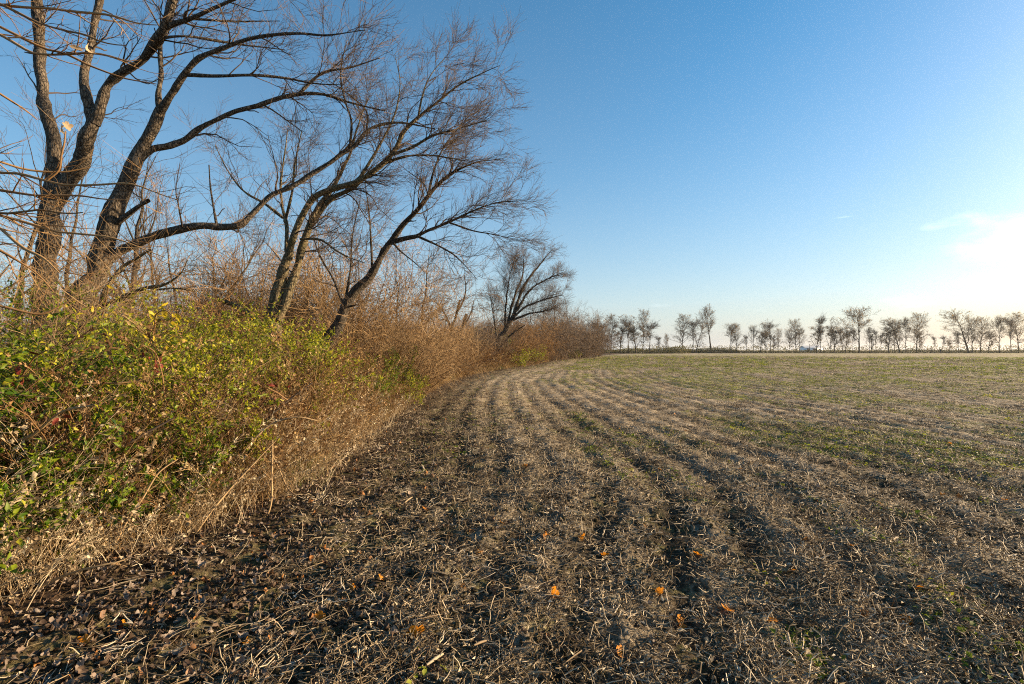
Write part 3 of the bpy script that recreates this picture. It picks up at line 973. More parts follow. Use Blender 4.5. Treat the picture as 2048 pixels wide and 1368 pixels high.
brush_list = [
    (60, 12.5, 3.6, 3, "brown brush behind the two big left trunks, leftmost"),
    (250, 12, 2.9, 1, "tan brush right of the stout leaning trunk"),
    (330, 13, 3.0, 0, "reddish brush behind the yellow-leaved sprig"),
    (390, 14, 3.6, 3, "grey-brown brush under the sweeping limb's middle"),
    (445, 14.5, 4.4, 0, "tall reddish brush left of the olive tree's stub"),
    (500, 16, 4.7, 1, "tall tan brush just left of the olive twin stems"),
    (605, 15.5, 4.2, 1, "tan brush between olive tree and dark leaning tree"),
    (655, 17, 5.4, 0, "tallest reddish brush behind the dark leaning trunk"),
    (705, 15, 4.6, 1, "tan upright brush right behind the dark trunk's crook"),
    (748, 15, 3.9, 2, "orange-brown arching brush under the dark tree's crown"),
    (795, 16.5, 3.6, 2, "broad orange-brown brush dome right of the dark leaning tree"),
    (832, 20, 3.4, 0, "reddish brush at the right end of the near brush line"),
    (575, 13, 2.8, 0, "low reddish brush at the foot of the olive tree"),
    (860, 26, 3.0, 1, "tan brush left of the crooked tree"),
    (898, 33, 2.6, 0, "reddish brush at the foot of the crooked tree"),
    (930, 39, 3.2, 5, "dark brush right of the broken snag"),
    (958, 47, 4.0, 5, "brown brush left of the spreading tree"),
    (1030, 52, 5.0, 4, "rust-leaved brush just right of the spreading tree's foot"),
    (1062, 60, 5.2, 4, "rust-leaved bush behind the yellow-green shrub"),
    (1090, 70, 6.6, 5, "grey-brown brush right of the rust-leaved bush"),
    (1118, 80, 7.6, 5, "tall grey-brown brush left of the big brown dome"),
    (1152, 92, 8.6, 6, "big rounded brown brush dome near the field corner"),
    (1172, 100, 6.6, 6, "lower brown brush at the right foot of the big dome"),
    (1185, 118, 7.2, 5, "last grey brush before the far field corner"),
    (985, 54, 4.4, 6, "tan brush directly behind the spreading tree"),
    (1005, 62, 5.6, 5, "dim brush seen through the spreading tree's stems"),
]
made = {}
for (x, D, h, k, lab) in brush_list:
    h *= 1.02
    loc = at_px(x, D)
    if k not in made:
        made[k] = auto_brush("brush_shrub", lab, "shrub", group=BR, **brush_kinds[k])
        made[k].location = loc
        made[k].scale = (h / 4,) * 3
    else:
        copy_thing(made[k], loc, rng.uniform(0, 6.28), (h / 4 * rng.uniform(.9, 1.25), h / 4 * rng.uniform(.9, 1.25), h / 4), lab, BR)

# the wood's depth: a dim mass of stems and twigs behind the brush, too many to count
def thicket():
    n = 26000
    D = np.exp(rng.uniform(math.log(20), math.log(150), n))
    off = -rng.uniform(4.5, 10, n) - rng.random(n) ** 1.5 * (6 + D * .35)
    X = edge(D) + off
    hh = (2.6 + .022 * D) * (.55 + .9 * fbm(X, D, .16, 3, 131))
    Z = ground_z(X, D) + rng.random(n) ** .9 * hh
    d = nrm(rng.normal(0, .5, (n, 3)) + np.array([.12, 0, .75]))
    ln = rng.uniform(.5, 1.5, n)[:, None] * (1 + D[:, None] / 90)
    p = np.stack([X, D, Z], 1)
    R = (.0035 + .00012 * D) * rng.uniform(.5, 1.4, n)
    m = MB()
    m.tubes(np.stack([p, p + d * ln], 1), R[:, None] * np.array([[1, .3]]), 3, tint=rng.random(n))
    return tag(m.build("thicket", M_TWIG_RED, None, kind="stuff"), "dim tangle of bare undergrowth filling the wood behind the brush", "undergrowth", kind="stuff")


thicket()

# ------------------------------------------------------------------ green hedge bushes
HG = "green bushes of the hedge"
hedge_list = [
    # x, y, height, spread, leaf size, count, material, label
    (-3.85, 3.35, 1.05, .95, .060, 26, 0, "dark green leafy bush at the lower left corner"),
    (-4.55, 4.15, 1.65, .8, .055, 34, 0, "large green bush at the left edge above the dark corner bush"),
    (-3.55, 4.35, 1.05, .9, .052, 26, 0, "low green bush behind the pale leaning stalks"),
    (-5.35, 5.2, 1.95, .75, .052, 34, 0, "tall green bush under the red bramble leaves at left"),
    (-4.2, 5.35, 1.50, .8, .052, 36, 1, "green bush in the middle of the near hedge"),
    (-3.4, 5.5, .8, .8, .042, 14, 1, "low yellow-green bush by the dry stalks at the edge"),
    (-5.7, 6.9, 2.05, .75, .052, 40, 1, "yellow-green bush below the yellow-leaved sprig"),
    (-4.75, 6.8, 1.85, .75, .048, 34, 1, "rounded yellow-green bush in front of the sweeping limb"),
    (-4.0, 7.0, 1.2, .7, .044, 22, 1, "green bush left of the tawny weeds"),
    (-4.7, 8.5, 2.05, .75, .052, 40, 1, "bright green bush left of the olive tree's foot"),
    (-4.0, 8.8, 1.85, .75, .052, 36, 1, "bright green bush covering the olive tree's foot"),
    (-3.6, 9.6, 1.05, .7, .042, 16, 0, "green bush left of the dark leaning trunk's foot"),
    (-3.7, 12.6, 1.3, .7, .046, 20, 0, "dark green bush right of the dark leaning trunk's foot"),
    (-2.95, 13.8, 1.0, .45, .044, 14, 1, "upright green bush standing out of the tawny grass"),
    (-3.9, 15.0, 1.5, .8, .055, 22, 0, "small green bush inside the tawny brush"),
    (-7.2, 7.8, 2.2, .7, .055, 30, 0, "green bush in front of the leftmost big trunk"),
    (gx(1055, 55), 57, 2.1, 1.1, .12, 26, 1, "yellow-green shrub right of the spreading tree"),
    (gx(1022, 47), 49, 1.7, 1.0, .12, 22, 1, "olive-green shrub at the spreading tree's foot"),
    (gx(1145, 90), 92, 1.8, 1.0, .16, 20, 1, "small yellow-green shrub under the big brown dome"),
    (gx(972, 46), 50, 3.0, .6, .12, 22, 1, "tall olive-green shrub left of the spreading tree"),
]
for (x, y, h, sp, ls, n, mk, lab) in hedge_list:
    auto_brush("hedge_bush", lab, "bush", h * 1.03, n, sp, M_TWIG, (x, y, GZ(x, y)), (7, .42), (4, .2), .008, .0013 if y < 20 else .003, .45 if y < 20 else .8, HG, .05,
               (M_HEDGE, M_HEDGE_YEL)[mk], 8.8 if y < 20 else 3.4, ls * .94)

# bare twiggy bushes at the left edge, in front of the big trunks
auto_brush("bare_bush", "dense tan-twigged bare bush filling the left edge under the trunks", "shrub", 3.1, 20, .9, M_TWIG_TAN, (-6.1, 6.1, GZ(-6.1, 6.1)), (7, .45), (5, .22), .010, .0014, .5, "bare twiggy bushes at the left", .02)
auto_brush("bare_bush", "bare red-brown bush reaching highest at the left frame edge", "shrub", 4.4, 26, .8, M_TWIG_RED, (-6.6, 6.4, GZ(-6.6, 6.4)), (8, .45), (5, .22), .011, .0014, .5, "bare twiggy bushes at the left", .0)
auto_brush("bare_bush", "bare tan bush tangled round the foot of the stout trunk", "shrub", 2.7, 24, .9, M_TWIG_TAN, (-6.2, 7.4, GZ(-6.2, 7.4)), (9, .45), (6, .22), .010, .0016, .4, "bare twiggy bushes at the left", .04)

# pale leaning branch rising from the hedge in front of the stout trunk
traced_tree("leaning_branch", "smooth pale forked sapling leaning right in front of the stout trunk", (150, 780), 7.6,
    [(120, 800, 16), (160, 660, 14), (190, 630, 13), (206, 610, 11)],
    [([(204, 614, 10), (208, 590, 9), (225, 560, 8), (250, 530, 7), (275, 515, 5), (300, 500, 3)], 7.6, 7.2, .8),
     ([(204, 612, 9), (240, 596, 8), (290, 577, 7), (330, 570, 5), (360, 550, 3), (375, 520, 1.5)], 7.6, 7.0, .8),
     ([(255, 590, 5), (320, 578, 4), (380, 580, 3), (420, 590, 1.5)], 7.4, 7.7, .6)],
    (M_BARK_OLIVE, M_TWIG), L1=(6, .7), L2=(4, .35), L3=(3, .2), cat="sapling")

# ------------------------------------------------------------------ stalks and canes standing out of the hedge
ST = "dead stalks and canes at the hedge"
stalks = [
    ([(-40, 905, 5), (0, 889, 7), (61, 873, 6), (123, 824, 5), (188, 810, 3)], 3.9, 3.7, 0, "pale forked branch poking out of the hedge at the left edge"),
    ([(400, 1010, 5), (421, 979, 5), (487, 894, 5), (507, 865, 4), (560, 816, 3), (625, 765, 2)], 5.6, 6.4, 1, "long dark cane arching up over the tawny weeds"),
    ([(230, 1090, 3), (250, 1050, 4), (282, 1000, 4), (319, 943, 3), (356, 918, 2)], 3.9, 4.2, 0, "thin pale stalk in front of the dark green hedge"),
    ([(110, 1040, 7), (143, 1000, 7), (229, 906, 6), (290, 868, 5), (348, 836, 3)], 4.2, 4.5, 1, "thick brown cane slanting through the green hedge"),
    ([(20, 1208, 4), (60, 1185, 5), (110, 1160, 5), (221, 1127, 4), (250, 1120, 2)], 3.35, 3.5, 0, "pale stick lying along the hedge foot at lower left"),
    ([(368, 1102, 3), (420, 1030, 4), (470, 967, 3), (552, 881, 2)], 4.4, 5.0, 0, "straight pale stalk leaning over the leaf litter"),
    ([(430, 955, 2), (491, 902, 4), (540, 852, 4), (600, 836, 3), (635, 842, 2)], 5.3, 5.6, 0, "pale arching stem above the dry stalks"),
    ([(500, 1085, 3), (540, 1010, 4), (543, 950, 4), (545, 880, 3)], 5.0, 5.1, 0, "upright pale stalk at the litter's edge"),
    ([(60, 1000, 4), (30, 940, 5), (0, 960, 4), (-30, 980, 4)], 3.6, 3.4, 0, "short tan twig bent at the left edge of the hedge"),
    ([(505, 870, 3), (540, 905, 3), (580, 980, 3), (590, 990, 2)], 5.6, 5.2, 0, "thin pale stem crossing the dry stalks backwards"),
    ([(30, 830, 4), (90, 800, 5), (160, 770, 4), (250, 765, 3), (330, 750, 2)], 4.4, 4.9, 2, "reddish cane lying over the hedge top, lit orange"),
    ([(110, 990, 3), (150, 900, 4), (170, 850, 3), (165, 800, 2)], 4.0, 4.3, 2, "reddish upright cane in the left hedge"),
]
for pts, d0, d1, mk, lab in stalks:
    p, r = limb(pts, d0, d1, 24)
    root = thing("dead_stalk", p[0], lab, "stalk", ST)
    m = MB()
    m.tubes(p[None], np.maximum(r, .002)[None], 6, ref=(0, 1, 0), tint=.75)
    m.build("stem", (M_TWIG_TAN, M_TWIG_DARK, M_TWIG_RED)[mk], root)
    c, rc = grow(p[None], r[None], 7, .22, .6, .2, 1, 5, .15, .1, .5, .0012)
    c2, rc2 = grow(c, rc, 2, .1, .6, .2, 1, 4, .15, .1, .6, .001)
    m = MB()
    m.tubes(c, rc, 3, tint=.7)
    m.tubes(c2, rc2, 3, tint=.8)
    if m.n:
        m.build("side_twigs", (M_TWIG_TAN, M_TWIG_DARK, M_TWIG_RED)[mk], root, kind="stuff")


# leaf meshes with a lobed or oval outline, curled
def leaf_mesh(name, lobed, mat, curl=.3, seed=0):
    r = np.random.default_rng(seed)
    n = 30
    th = np.linspace(0, 2 * math.pi, n, endpoint=False)
    if lobed:
        rad = .36 + .16 * np.abs(np.cos(2.5 * th)) ** .7 + .03 * r.standard_normal(n)
    else:
        rad = 1 / np.sqrt((np.cos(th) / .52) ** 2 + (np.sin(th) / .27) ** 2) + .008 * r.standard_normal(n)
    pts = [np.zeros(2)]
    rings = [.5, 1.0]
    V = [[0, 0, 0]]
    for k in rings:
        for t, q in zip(th, rad):
            V.append([k * q * math.cos(t), k * q * math.sin(t), 0])
    V = np.array(V)
    x, y = V[:, 0], V[:, 1]
    V[:, 2] = curl * (1.6 * y ** 2 * r.uniform(.5, 1.5) + 1.2 * x ** 2 * r.uniform(-.6, 1.3)) + .04 * np.sin(9 * x + r.uniform(0, 6)) * np.abs(y) * 2 + .02 * r.standard_normal(len(V))
    # stalk of the leaf
    tri = [[0, 1 + i, 1 + (i + 1) % n] for i in range(n)]
    quad = [[1 + i, 1 + n + i, 1 + n + (i + 1) % n, 1 + (i + 1) % n] for i in range(n)]
    b = len(V)
    V = np.concatenate([V, [[-.45, .012, .02], [-.45, -.012, .02], [-.95, .010, .10], [-.95, -.010, .10]]])
    quad.append([b, b + 1, b + 3, b + 2])
    return mesh_from(name, V, [np.array(tri), np.array(quad)], np.full(len(V), r.uniform(.2, .9)), [mat], True)


ORANGE = [leaf_mesh("orange_leaf", True, M_LEAF_ORANGE, .5, s) for s in (1, 2, 3)]
RUST = [leaf_mesh("rust_leaf", s % 2 == 0, M_RUST_LEAF, .7, s) for s in (21, 22, 24)]
RED = [leaf_mesh("red_leaf", False, M_LEAF_RED, .5, s) for s in (4, 5, 6)]
TAN = [leaf_mesh("tan_leaf", s % 2 == 0, M_LEAF_TAN, .9, s) for s in (7, 8, 10)]
YEL = [leaf_mesh("yellow_leaf", False, M_HEDGE_YEL, .4, s) for s in (12, 13)]
for me in YEL:
    me.attributes["tint"].data.foreach_set("value", np.full(len(me.vertices), .9, np.float32))


def leaf_part(name, me, parent, pos, size, rot=None):
    o = bpy.data.objects.new(name, me)
    COL.objects.link(o)
    o.parent = parent
    o.location = Vector(pos) - parent.location
    o.rotation_euler = rot if rot is not None else rng.uniform(0, 6.28, 3)
    o.scale = (size,) * 3
    return o


# brambles with red leaves, sprigs with yellow ones
for (pts, D, ms, nleaf, size, nm, lab, cat) in (
    ([(20, 800, 4), (45, 750, 4), (70, 715, 3), (95, 700, 2)], 4.3, RED, 9, 0.050, "red_bramble", "bramble with dark red leaves at the left edge of the hedge", "bramble"),
    ([(330, 800, 3), (322, 740, 3), (305, 700, 3), (285, 690, 2)], 4.7, RED, 9, 0.046, "red_bramble", "bramble with bright red leaves in the middle of the near hedge", "bramble"),
    ([(575, 800, 3), (556, 788, 3), (535, 775, 2)], 6.0, RED, 5, 0.046, "red_bramble", "red-leaved bramble tip among the tawny weeds", "bramble"),
    ([(150, 850, 3), (146, 838, 3), (136, 820, 2)], 4.0, RED, 5, 0.040, "red_bramble", "rusty red bramble leaves low in the left hedge", "bramble"),
    ([(300, 690, 4), (310, 650, 3), (312, 630, 3), (330, 620, 2), (352, 640, 2)], 6.6, YEL, 16, .075, "yellow_sprig", "upright sprig of bright yellow leaves above the hedge top", "sprig"),
    ([(330, 700, 3), (345, 680, 3), (355, 655, 2)], 6.9, YEL, 12, .07, "yellow_sprig", "lower yellow-orange sprig right of the upright yellow one", "sprig"),
    ([(200, 640, 3), (212, 600, 3), (216, 570, 2)], 7.0, YEL, 5, .08, "yellow_sprig", "few yellow leaves hanging in front of the stout trunk", "sprig")):
    p, r = limb(pts, D, D - .2, 16)
    root = thing(nm, p[0], lab, cat)
    m = MB()
    m.tubes(p[None], np.maximum(r, .0025)[None], 5, ref=(0, 1, 0), tint=.4)
    m.build("stem", M_TWIG_RED, root)
    for k in range(nleaf):
        q = p[int(rng.integers(3, 16))] + rng.normal(0, .06, 3)
        leaf_part("leaf", ms[k % len(ms)], root, q, size * rng.uniform(.8, 1.5))

# ------------------------------------------------------------------ slender tree just outside the frame whose twigs reach in
ov = thing("overhanging_tree", (-4.5, 3.1, GZ(-4.5, 3.1)), "slender bare branches reaching in from the left edge, with two tan dead leaves", "tree")
p, r = resample(np.array([[-4.5, 3.1, -.1], [-4.45, 3.12, 1.5], [-4.55, 3.15, 3.], [-4.5, 3.1, 4.6], [-4.55, 3.0, 6.]]), np.array([.06, .05, .042, .03, .008]), 40)
m = MB()
m.tubes(p[None], r[None], 10, ref=(0, 1, 0), bumpy=.03)
m.build("trunk", M_BARK_DARK, ov)
ob = [
    ([(-420, -30, 9), (-150, -18, 7), (10, 0, 6), (60, 13, 5), (134, 27, 5), (215, 36, 4), (313, 50, 2)], 3.1, 3.0),
    ([(-420, -120, 9), (-180, -50, 7), (0, 7, 5.5), (87, 50, 4.5), (145, 72, 4), (202, 84, 3.5), (252, 91, 2)], 3.1, 2.9),
    ([(-420, -60, 9), (-150, 0, 7), (0, 50, 6), (84, 84, 5), (141, 106, 4.5), (188, 138, 3.5), (235, 158, 3), (313, 168, 1.5)], 3.1, 3.3),
    ([(-420, -100, 9), (-160, 0, 7), (0, 58, 6), (91, 97, 5), (148, 105, 4.5), (208, 109, 4), (276, 129, 2)], 3.1, 3.05),
    ([(-420, 280, 8), (-150, 300, 6), (0, 320, 5), (40, 336, 4.5), (111, 343, 4), (180, 335, 2)], 3.1, 3.4),
    ([(-420, 320, 9), (-150, 335, 7), (0, 350, 5.5), (101, 363, 4.5), (188, 372, 4), (255, 374, 3), (356, 400, 1.5)], 3.1, 3.0),
    ([(-420, 350, 8), (-150, 370, 6), (0, 383, 5), (111, 390, 4), (255, 400, 2)], 3.1, 3.2),
    ([(-420, 400, 8), (-150, 412, 6), (0, 420, 5), (80, 424, 4), (165, 425, 2)], 3.1, 2.9),
    ([(-420, 380, 9), (-150, 410, 7), (0, 435, 5.5), (111, 458, 5), (222, 485, 4), (330, 515, 1.5)], 3.1, 3.1),
    ([(-420, 330, 9), (-150, 410, 7), (0, 466, 6), (33, 485, 5), (83, 510, 4.5), (119, 546, 2)], 3.1, 2.95),
    ([(-420, 400, 9), (-150, 450, 6), (0, 500, 5), (55, 538, 4), (108, 585, 2)], 3.1, 3.3),
    ([(-420, 560, 8), (-150, 585, 6), (0, 608, 5), (80, 620, 4), (150, 600, 2)], 3.1, 3.4),
    ([(-420, 150, 8), (-150, 170, 6), (0, 182, 4), (50, 215, 3), (75, 240, 1.5)], 3.1, 3.4),
]
BP, BRr = [], []
for pts, d0, d1 in ob:
    p, r = limb(pts, d0, d1, 40, jit=.016)
    p[0] = np.array([-4.5, 3.1, p[0, 2]])
    m = MB()
    m.tubes(p[None], np.maximum(r, .0022)[None], 6, ref=(0, 1, 0), tint=rng.uniform(.3, .9))
    m.build("branch", M_TWIG_RED, ov)
    BP.append(p), BRr.append(r)
BP, BRr = np.array(BP), np.array(BRr)
c1, r1 = grow(BP, BRr, 9, .34, .55, .3, 1., 6, .12, .05, .6, .0014, (.1, 0, 0), .4)
c2, r2 = grow(c1, r1, 2.2, .14, .6, .2, 1., 4, .15, .1, .7, .0011)
m = MB()
m.tubes(c1, r1, 4, tint=rng.uniform(.1, .9, len(c1)))
m.tubes(c2, r2, 3, tint=rng.uniform(.3, 1, len(c2)))
m.build("twigs", M_TWIG_RED, ov, kind="stuff")
for (x, y, D, s, ro, k, lab) in ((152, 96, 3.02, .06, (1.2, .3, .4), 0, "curled tan leaf on an upper branch"), (176, 100, 3.02, .055, (1.0, -.5, 2.), 1, "tan leaf tip beside the curled leaf"),
                            (134, 252, 3.05, .055, (1.3, .9, 1.), 2, "tan leaf standing on an upright twig"), (122, 258, 3.05, .05, (1.5, .2, 2.4), 1, "yellowed lobe beside the standing leaf")):
    leaf_part("leaf", TAN[k], ov, px(x, y, D), s, ro)["label"] = lab
p, r = limb([(96, 358, 4), (118, 340, 4), (128, 300, 3.5), (131, 262, 2.5)], 3.05, 3.05, 12)
m = MB()
m.tubes(p[None], r[None], 5, ref=(0, 1, 0), tint=.4)
m.build("branch", M_TWIG_RED, ov)

# ------------------------------------------------------------------ far end of the field
FAR = 240.
far_kinds = {
    "oak": dict(h=14., n_main=22, spread=.46, r0=.22, levels=((8, .45), (6, .22)), mats=(M_BARK_DARK, M_TWIG_DARK), leaf=M_FAR_LEAF, leaf_per=1.0, leaf_size=.24, trunk_frac=.15, rt=.012, up=.12),
    "round": dict(h=14., n_main=18, spread=.50, r0=.22, levels=((8, .42), (6, .22)), mats=(M_BARK_DARK, M_TWIG_DARK), leaf=M_FAR_LEAF, leaf_per=1.0, leaf_size=.24, trunk_frac=.26, rt=.012, up=.18),
    "slim": dict(h=14., n_main=22, spread=.28, r0=.17, levels=((8, .45), (6, .25)), mats=(M_BARK_DARK, M_TWIG_DARK), leaf=M_FAR_LEAF, leaf_per=.9, leaf_size=.22, trunk_frac=.12, rt=.012, up=.15),
    "vase": dict(h=17., n_main=14, spread=.62, r0=.40, levels=((8, .36), (6, .2)), mats=(M_BARK_DARK, M_TWIG_DARK), leaf=M_FAR_LEAF, leaf_per=.7, leaf_size=.26, trunk_frac=.30, rt=.014, up=.45),
    "lean": dict(h=15., n_main=20, spread=.48, r0=.30, lean=(-.22, .03), levels=((8, .45), (6, .22)), mats=(M_BARK_DARK, M_TWIG_DARK), leaf=M_FAR_LEAF, leaf_per=1.0, leaf_size=.24, trunk_frac=.2, rt=.012, up=.1),
    "bare": dict(h=12., n_main=20, spread=.42, r0=.15, levels=((8, .45), (7, .24)), mats=(M_BARK_DARK, M_TWIG_DARK), trunk_frac=.35, rt=.014, up=.2),
}
FR = "trees in the row at the far end of the field"
far_list = [
    # photo x, top y, kind, crown width factor, label
    (1364, 643, "oak", 1.0, "bushy leafy tree at the left start of the far row"),
    (1386, 646, "bare", 1.1, "open leafless tree second in the far row"),
    (1392, 652, "lean", -.9, "tree leaning right against the vase-shaped far tree"),
    (1421, 634, "vase", 1.0, "wide vase-shaped bare-crowned tree in the far row"),
    (1462, 655, "round", .95, "rounded leafy tree right of the vase-shaped one"),
    (1473, 658, "oak", .8, "brownish tree crowding the rounded one's right side"),
    (1493, 674, "bare", .8, "small thin tree in the dip right of the brownish tree"),
    (1507, 658, "round", .6, "small round-topped tree left of the thin trio"),
    (1521, 652, "slim", 1.1, "first of the thin trio left of the white barn"),
    (1532, 656, "slim", .9, "middle of the thin trio left of the white barn"),
    (1541, 651, "bare", 1.0, "last of the thin trio, nearly leafless"),
    (1547, 664, "slim", .9, "short tree leaning on the thin trio's right"),
    (1556, 666, "oak", .7, "low leafy tree right of the thin trio"),
    (1580, 666, "oak", .8, "low leafy tree left of the broad pyramid tree"),
    (1592, 651, "oak", 1.0, "broad pyramid-shaped leafy tree left of the white barn"),
    (1599, 664, "round", .8, "low tree attached to the pyramid tree's right"),
    (1633, 643, "slim", 1.2, "tall leafy column tree right of the white barn"),
    (1641, 640, "bare", .6, "bare spire standing beside the leafy column tree"),
    (1660, 642, "slim", .8, "slim tree with a bare tip, left of a pair"),
    (1669, 652, "slim", 1.0, "shorter leafy tree right beside the bare-tipped slim one"),
    (1685, 644, "slim", 1.0, "slim tree left of the tallest far tree, with bare top"),
    (1691, 653, "slim", 1.1, "leafy slim tree nearest left of the tallest far tree"),
    (1706, 662, "bare", .7, "small leafless tree at the left foot of the tallest one"),
    (1718, 627, "round", 1.15, "tallest tree of the far row, spreading crown on bare trunk"),
    (1739, 661, "round", .7, "small leafy tree right of the tallest far tree"),
    (1743, 664, "slim", .9, "thin tree touching the small leafy one's right"),
    (1752, 664, "bare", .6, "thin leaning bare tree right of the tallest tree's neighbours"),
    (1762, 671, "bare", .6, "lowest thin bare tree before the five-tree clump"),
    (1777, 645, "slim", 1.4, "straight leafy tree at the left of the five-tree clump"),
    (1789, 652, "oak", .7, "lower tree second in the five-tree clump"),
    (1799, 646, "lean", .9, "left-leaning tree in the middle of the five-tree clump"),
    (1812, 645, "round", .8, "round tree fourth in the five-tree clump"),
    (1833, 641, "oak", .95, "pointed leafy tree ending the five-tree clump"),
    (1840, 657, "slim", 1.0, "short tree on the right side of the pointed one"),
    (1869, 676, "bare", .6, "tiny bare tree in the open gap of the far row"),
    (1886, 675, "bare", .7, "thin bare tree at the right of the open gap"),
    (1898, 676, "slim", 1.0, "small leafy tree at the left foot of the big leaning tree"),
    (1917, 667, "bare", .8, "thin dark tree under the big leaning tree's crown"),
    (1936, 631, "lean", 1.25, "big two-trunked tree leaning left in the far row"),
    (1944, 648, "oak", 1.0, "upright leafy tree behind the big leaning one"),
    (1961, 647, "oak", .85, "leafy tree right of the big leaning one"),
    (1977, 655, "slim", 1.2, "slim tree between the leafy tree and the round one"),
    (1999, 643, "round", .9, "round-crowned tree second from the right frame edge"),
    (2022, 642, "bare", 1.0, "bare-crowned tree left of the frame edge tree"),
    (2037, 640, "oak", 1.1, "dense tree cut by the right frame edge"),
    (2085, 648, "round", 1.0, "round tree just beyond the right frame edge"),
    (2130, 642, "oak", 1.0, "leafy tree well beyond the right frame edge"),
    # the clump where the wood meets the far corner
    (1203, 652, "bare", 1.2, "leftmost tree of the corner clump beyond the big dome"),
    (1222, 643, "oak", .8, "leafy tree in the corner clump, second from its left"),
    (1240, 638, "slim", 1.5, "tallest tree in the corner clump"),
    (1257, 645, "bare", 1.2, "leafless tree in the middle of the corner clump"),
    (1272, 640, "slim", 1.4, "slim leafy tree right of the corner clump's middle"),
    (1286, 636, "oak", .75, "dark leafy tree near the right of the corner clump"),
    (1299, 652, "bare", 1.3, "rounded leafless tree ending the corner clump"),
    (1318, 676, "bare", 1.1, "low bare tree in the gap right of the corner clump"),
    (1332, 676, "oak", .7, "small dark leafy tree alone in the gap"),
]
made = {}
for i, (x, ty, k, wf, lab) in enumerate(far_list):
    D = (FAR if x > 1340 else 205.) + rng.uniform(-4, 4)
    X = gx(x, D)
    loc = (X, D, GZ(X, D))
    h = 1.0 * (EYE + (699 - ty) / F * D - loc[2])
    kd = far_kinds[k]
    s = h / kd["h"] / 1.0
    wf *= rng.uniform(1.0, 1.3)
    scl = (s * abs(wf) * (1 if wf > 0 else -1), s * abs(wf), s)
    if k not in made:
        made[k] = auto_tree("far_tree", lab, "tree", group=FR, **kd)
        made[k].location = loc
        made[k].scale = scl
    else:
        copy_thing(made[k], loc, rng.uniform(-.5, .5) if k == "lean" else rng.uniform(0, 6.28), scl, lab, FR)


def strip_scrub(name, label, cat, xs, D, h, n, size, mat, depth=4.):
    m = MB()
    t = rng.random(n)
    X = np.interp(t, np.linspace(0, 1, len(xs)), xs)
    Y = D + rng.uniform(-depth, depth, n)
    hh = h(X) * (0.55 + .8 * vnoise(X, X * 0, .25, 4)) if callable(h) else h * (.6 + .6 * vnoise(X, X * 0, .07, 4) + .25 * vnoise(X, X * 0, .3, 6))
    Z = rng.random(n) ** 1.1 * hh
    m.leaves(np.stack([X, Y, Z], 1), rng.standard_normal((n, 3)) + [0, 0, .6], rng.standard_normal((n, 3)), size * rng.uniform(.6, 1.4, n), .7)
    o = m.build(name, mat, None, True)
    return tag(o, label, cat, kind="stuff")


M_SCRUB = leaf_material("leaf_scrub", [(0, (.045, .05, .018)), (.6, (.11, .105, .035)), (1, (.20, .16, .06))], .3, .7, fine=.5)
strip_scrub("verge_scrub", "low dark strip of weeds under the far tree row", "scrub", [gx(1330, FAR), gx(2500, FAR)], FAR + 1, 1.2, 32000, .32, M_SCRUB, 2.5)
strip_scrub("verge_scrub", "taller dark thicket under the left part of the far row", "scrub", [gx(1170, 210), gx(1345, 232)], 212, 2.4, 9000, .36, M_SCRUB, 5)
strip_scrub("verge_scrub", "dark thicket below the vase-shaped far tree", "scrub", [gx(1330, FAR), gx(1480, FAR)], FAR + 3, 1.9, 9000, .28, M_SCRUB, 2.5)
strip_scrub("distant_woodland", "pale hazy line of woods beyond the far tree row", "woodland", [-200, 1500], 720, 7.0, 15000, 1.6, M_SCRUB, 30)

# pale farm building beyond the row, and posts
bx0 = gx(1622, 420.)
barn = thing("barn", (bx0, 420., 0), "low white farm building far off between the trees", "building")
t = NT("white_siding")
pos = t.node("ShaderNodeTexCoord").outputs["Object"]
M_WHITE = t.finish(t.bsdf(t.mix(t.noise(pos, 3., 3), (.70, .72, .74), (.82, .83, .84)), .6))
t = NT("roof_metal")
M_ROOF = t.finish(t.bsdf((.52, .53, .54), .6))
t = NT("dark_opening")
M_DARK = t.finish(t.bsdf((.05, .05, .055), .7))
m = MB(); m.box((bx0, 420, 1.6), (14, 8, 3.2)); m.build("wall", M_WHITE, barn, False)
m = MB()
m.add([[bx0 - 7.4, 415.6, 3.1], [bx0 + 7.4, 415.6, 3.1], [bx0 + 7.4, 420, 5.0], [bx0 - 7.4, 420, 5.0], [bx0 + 7.4, 424.4, 3.1], [bx0 - 7.4, 424.4, 3.1]],
      [[0, 1, 2, 3], [3, 2, 4, 5]])
m.add([[bx0 - 7, 415.95, 3.19], [bx0 - 7, 424.05, 3.19], [bx0 - 7, 420, 4.9], [bx0 + 7, 415.95, 3.19], [bx0 + 7, 424.05, 3.19], [bx0 + 7, 420, 4.9]], [[0, 1, 2], [3, 5, 4]])
m.build("roof", M_ROOF, barn, False)
for dx, w in ((-4.5, 2.4), (.5, 3.0)):
    m = MB(); m.box((bx0 + dx, 415.98, 1.3), (w, .1, 2.6)); m.build("door", M_DARK, barn, False)
m = MB(); m.box((bx0 + 4.6, 415.98, 1.9), (1.6, .1, 1.0)); m.build("window", M_DARK, barn, False)
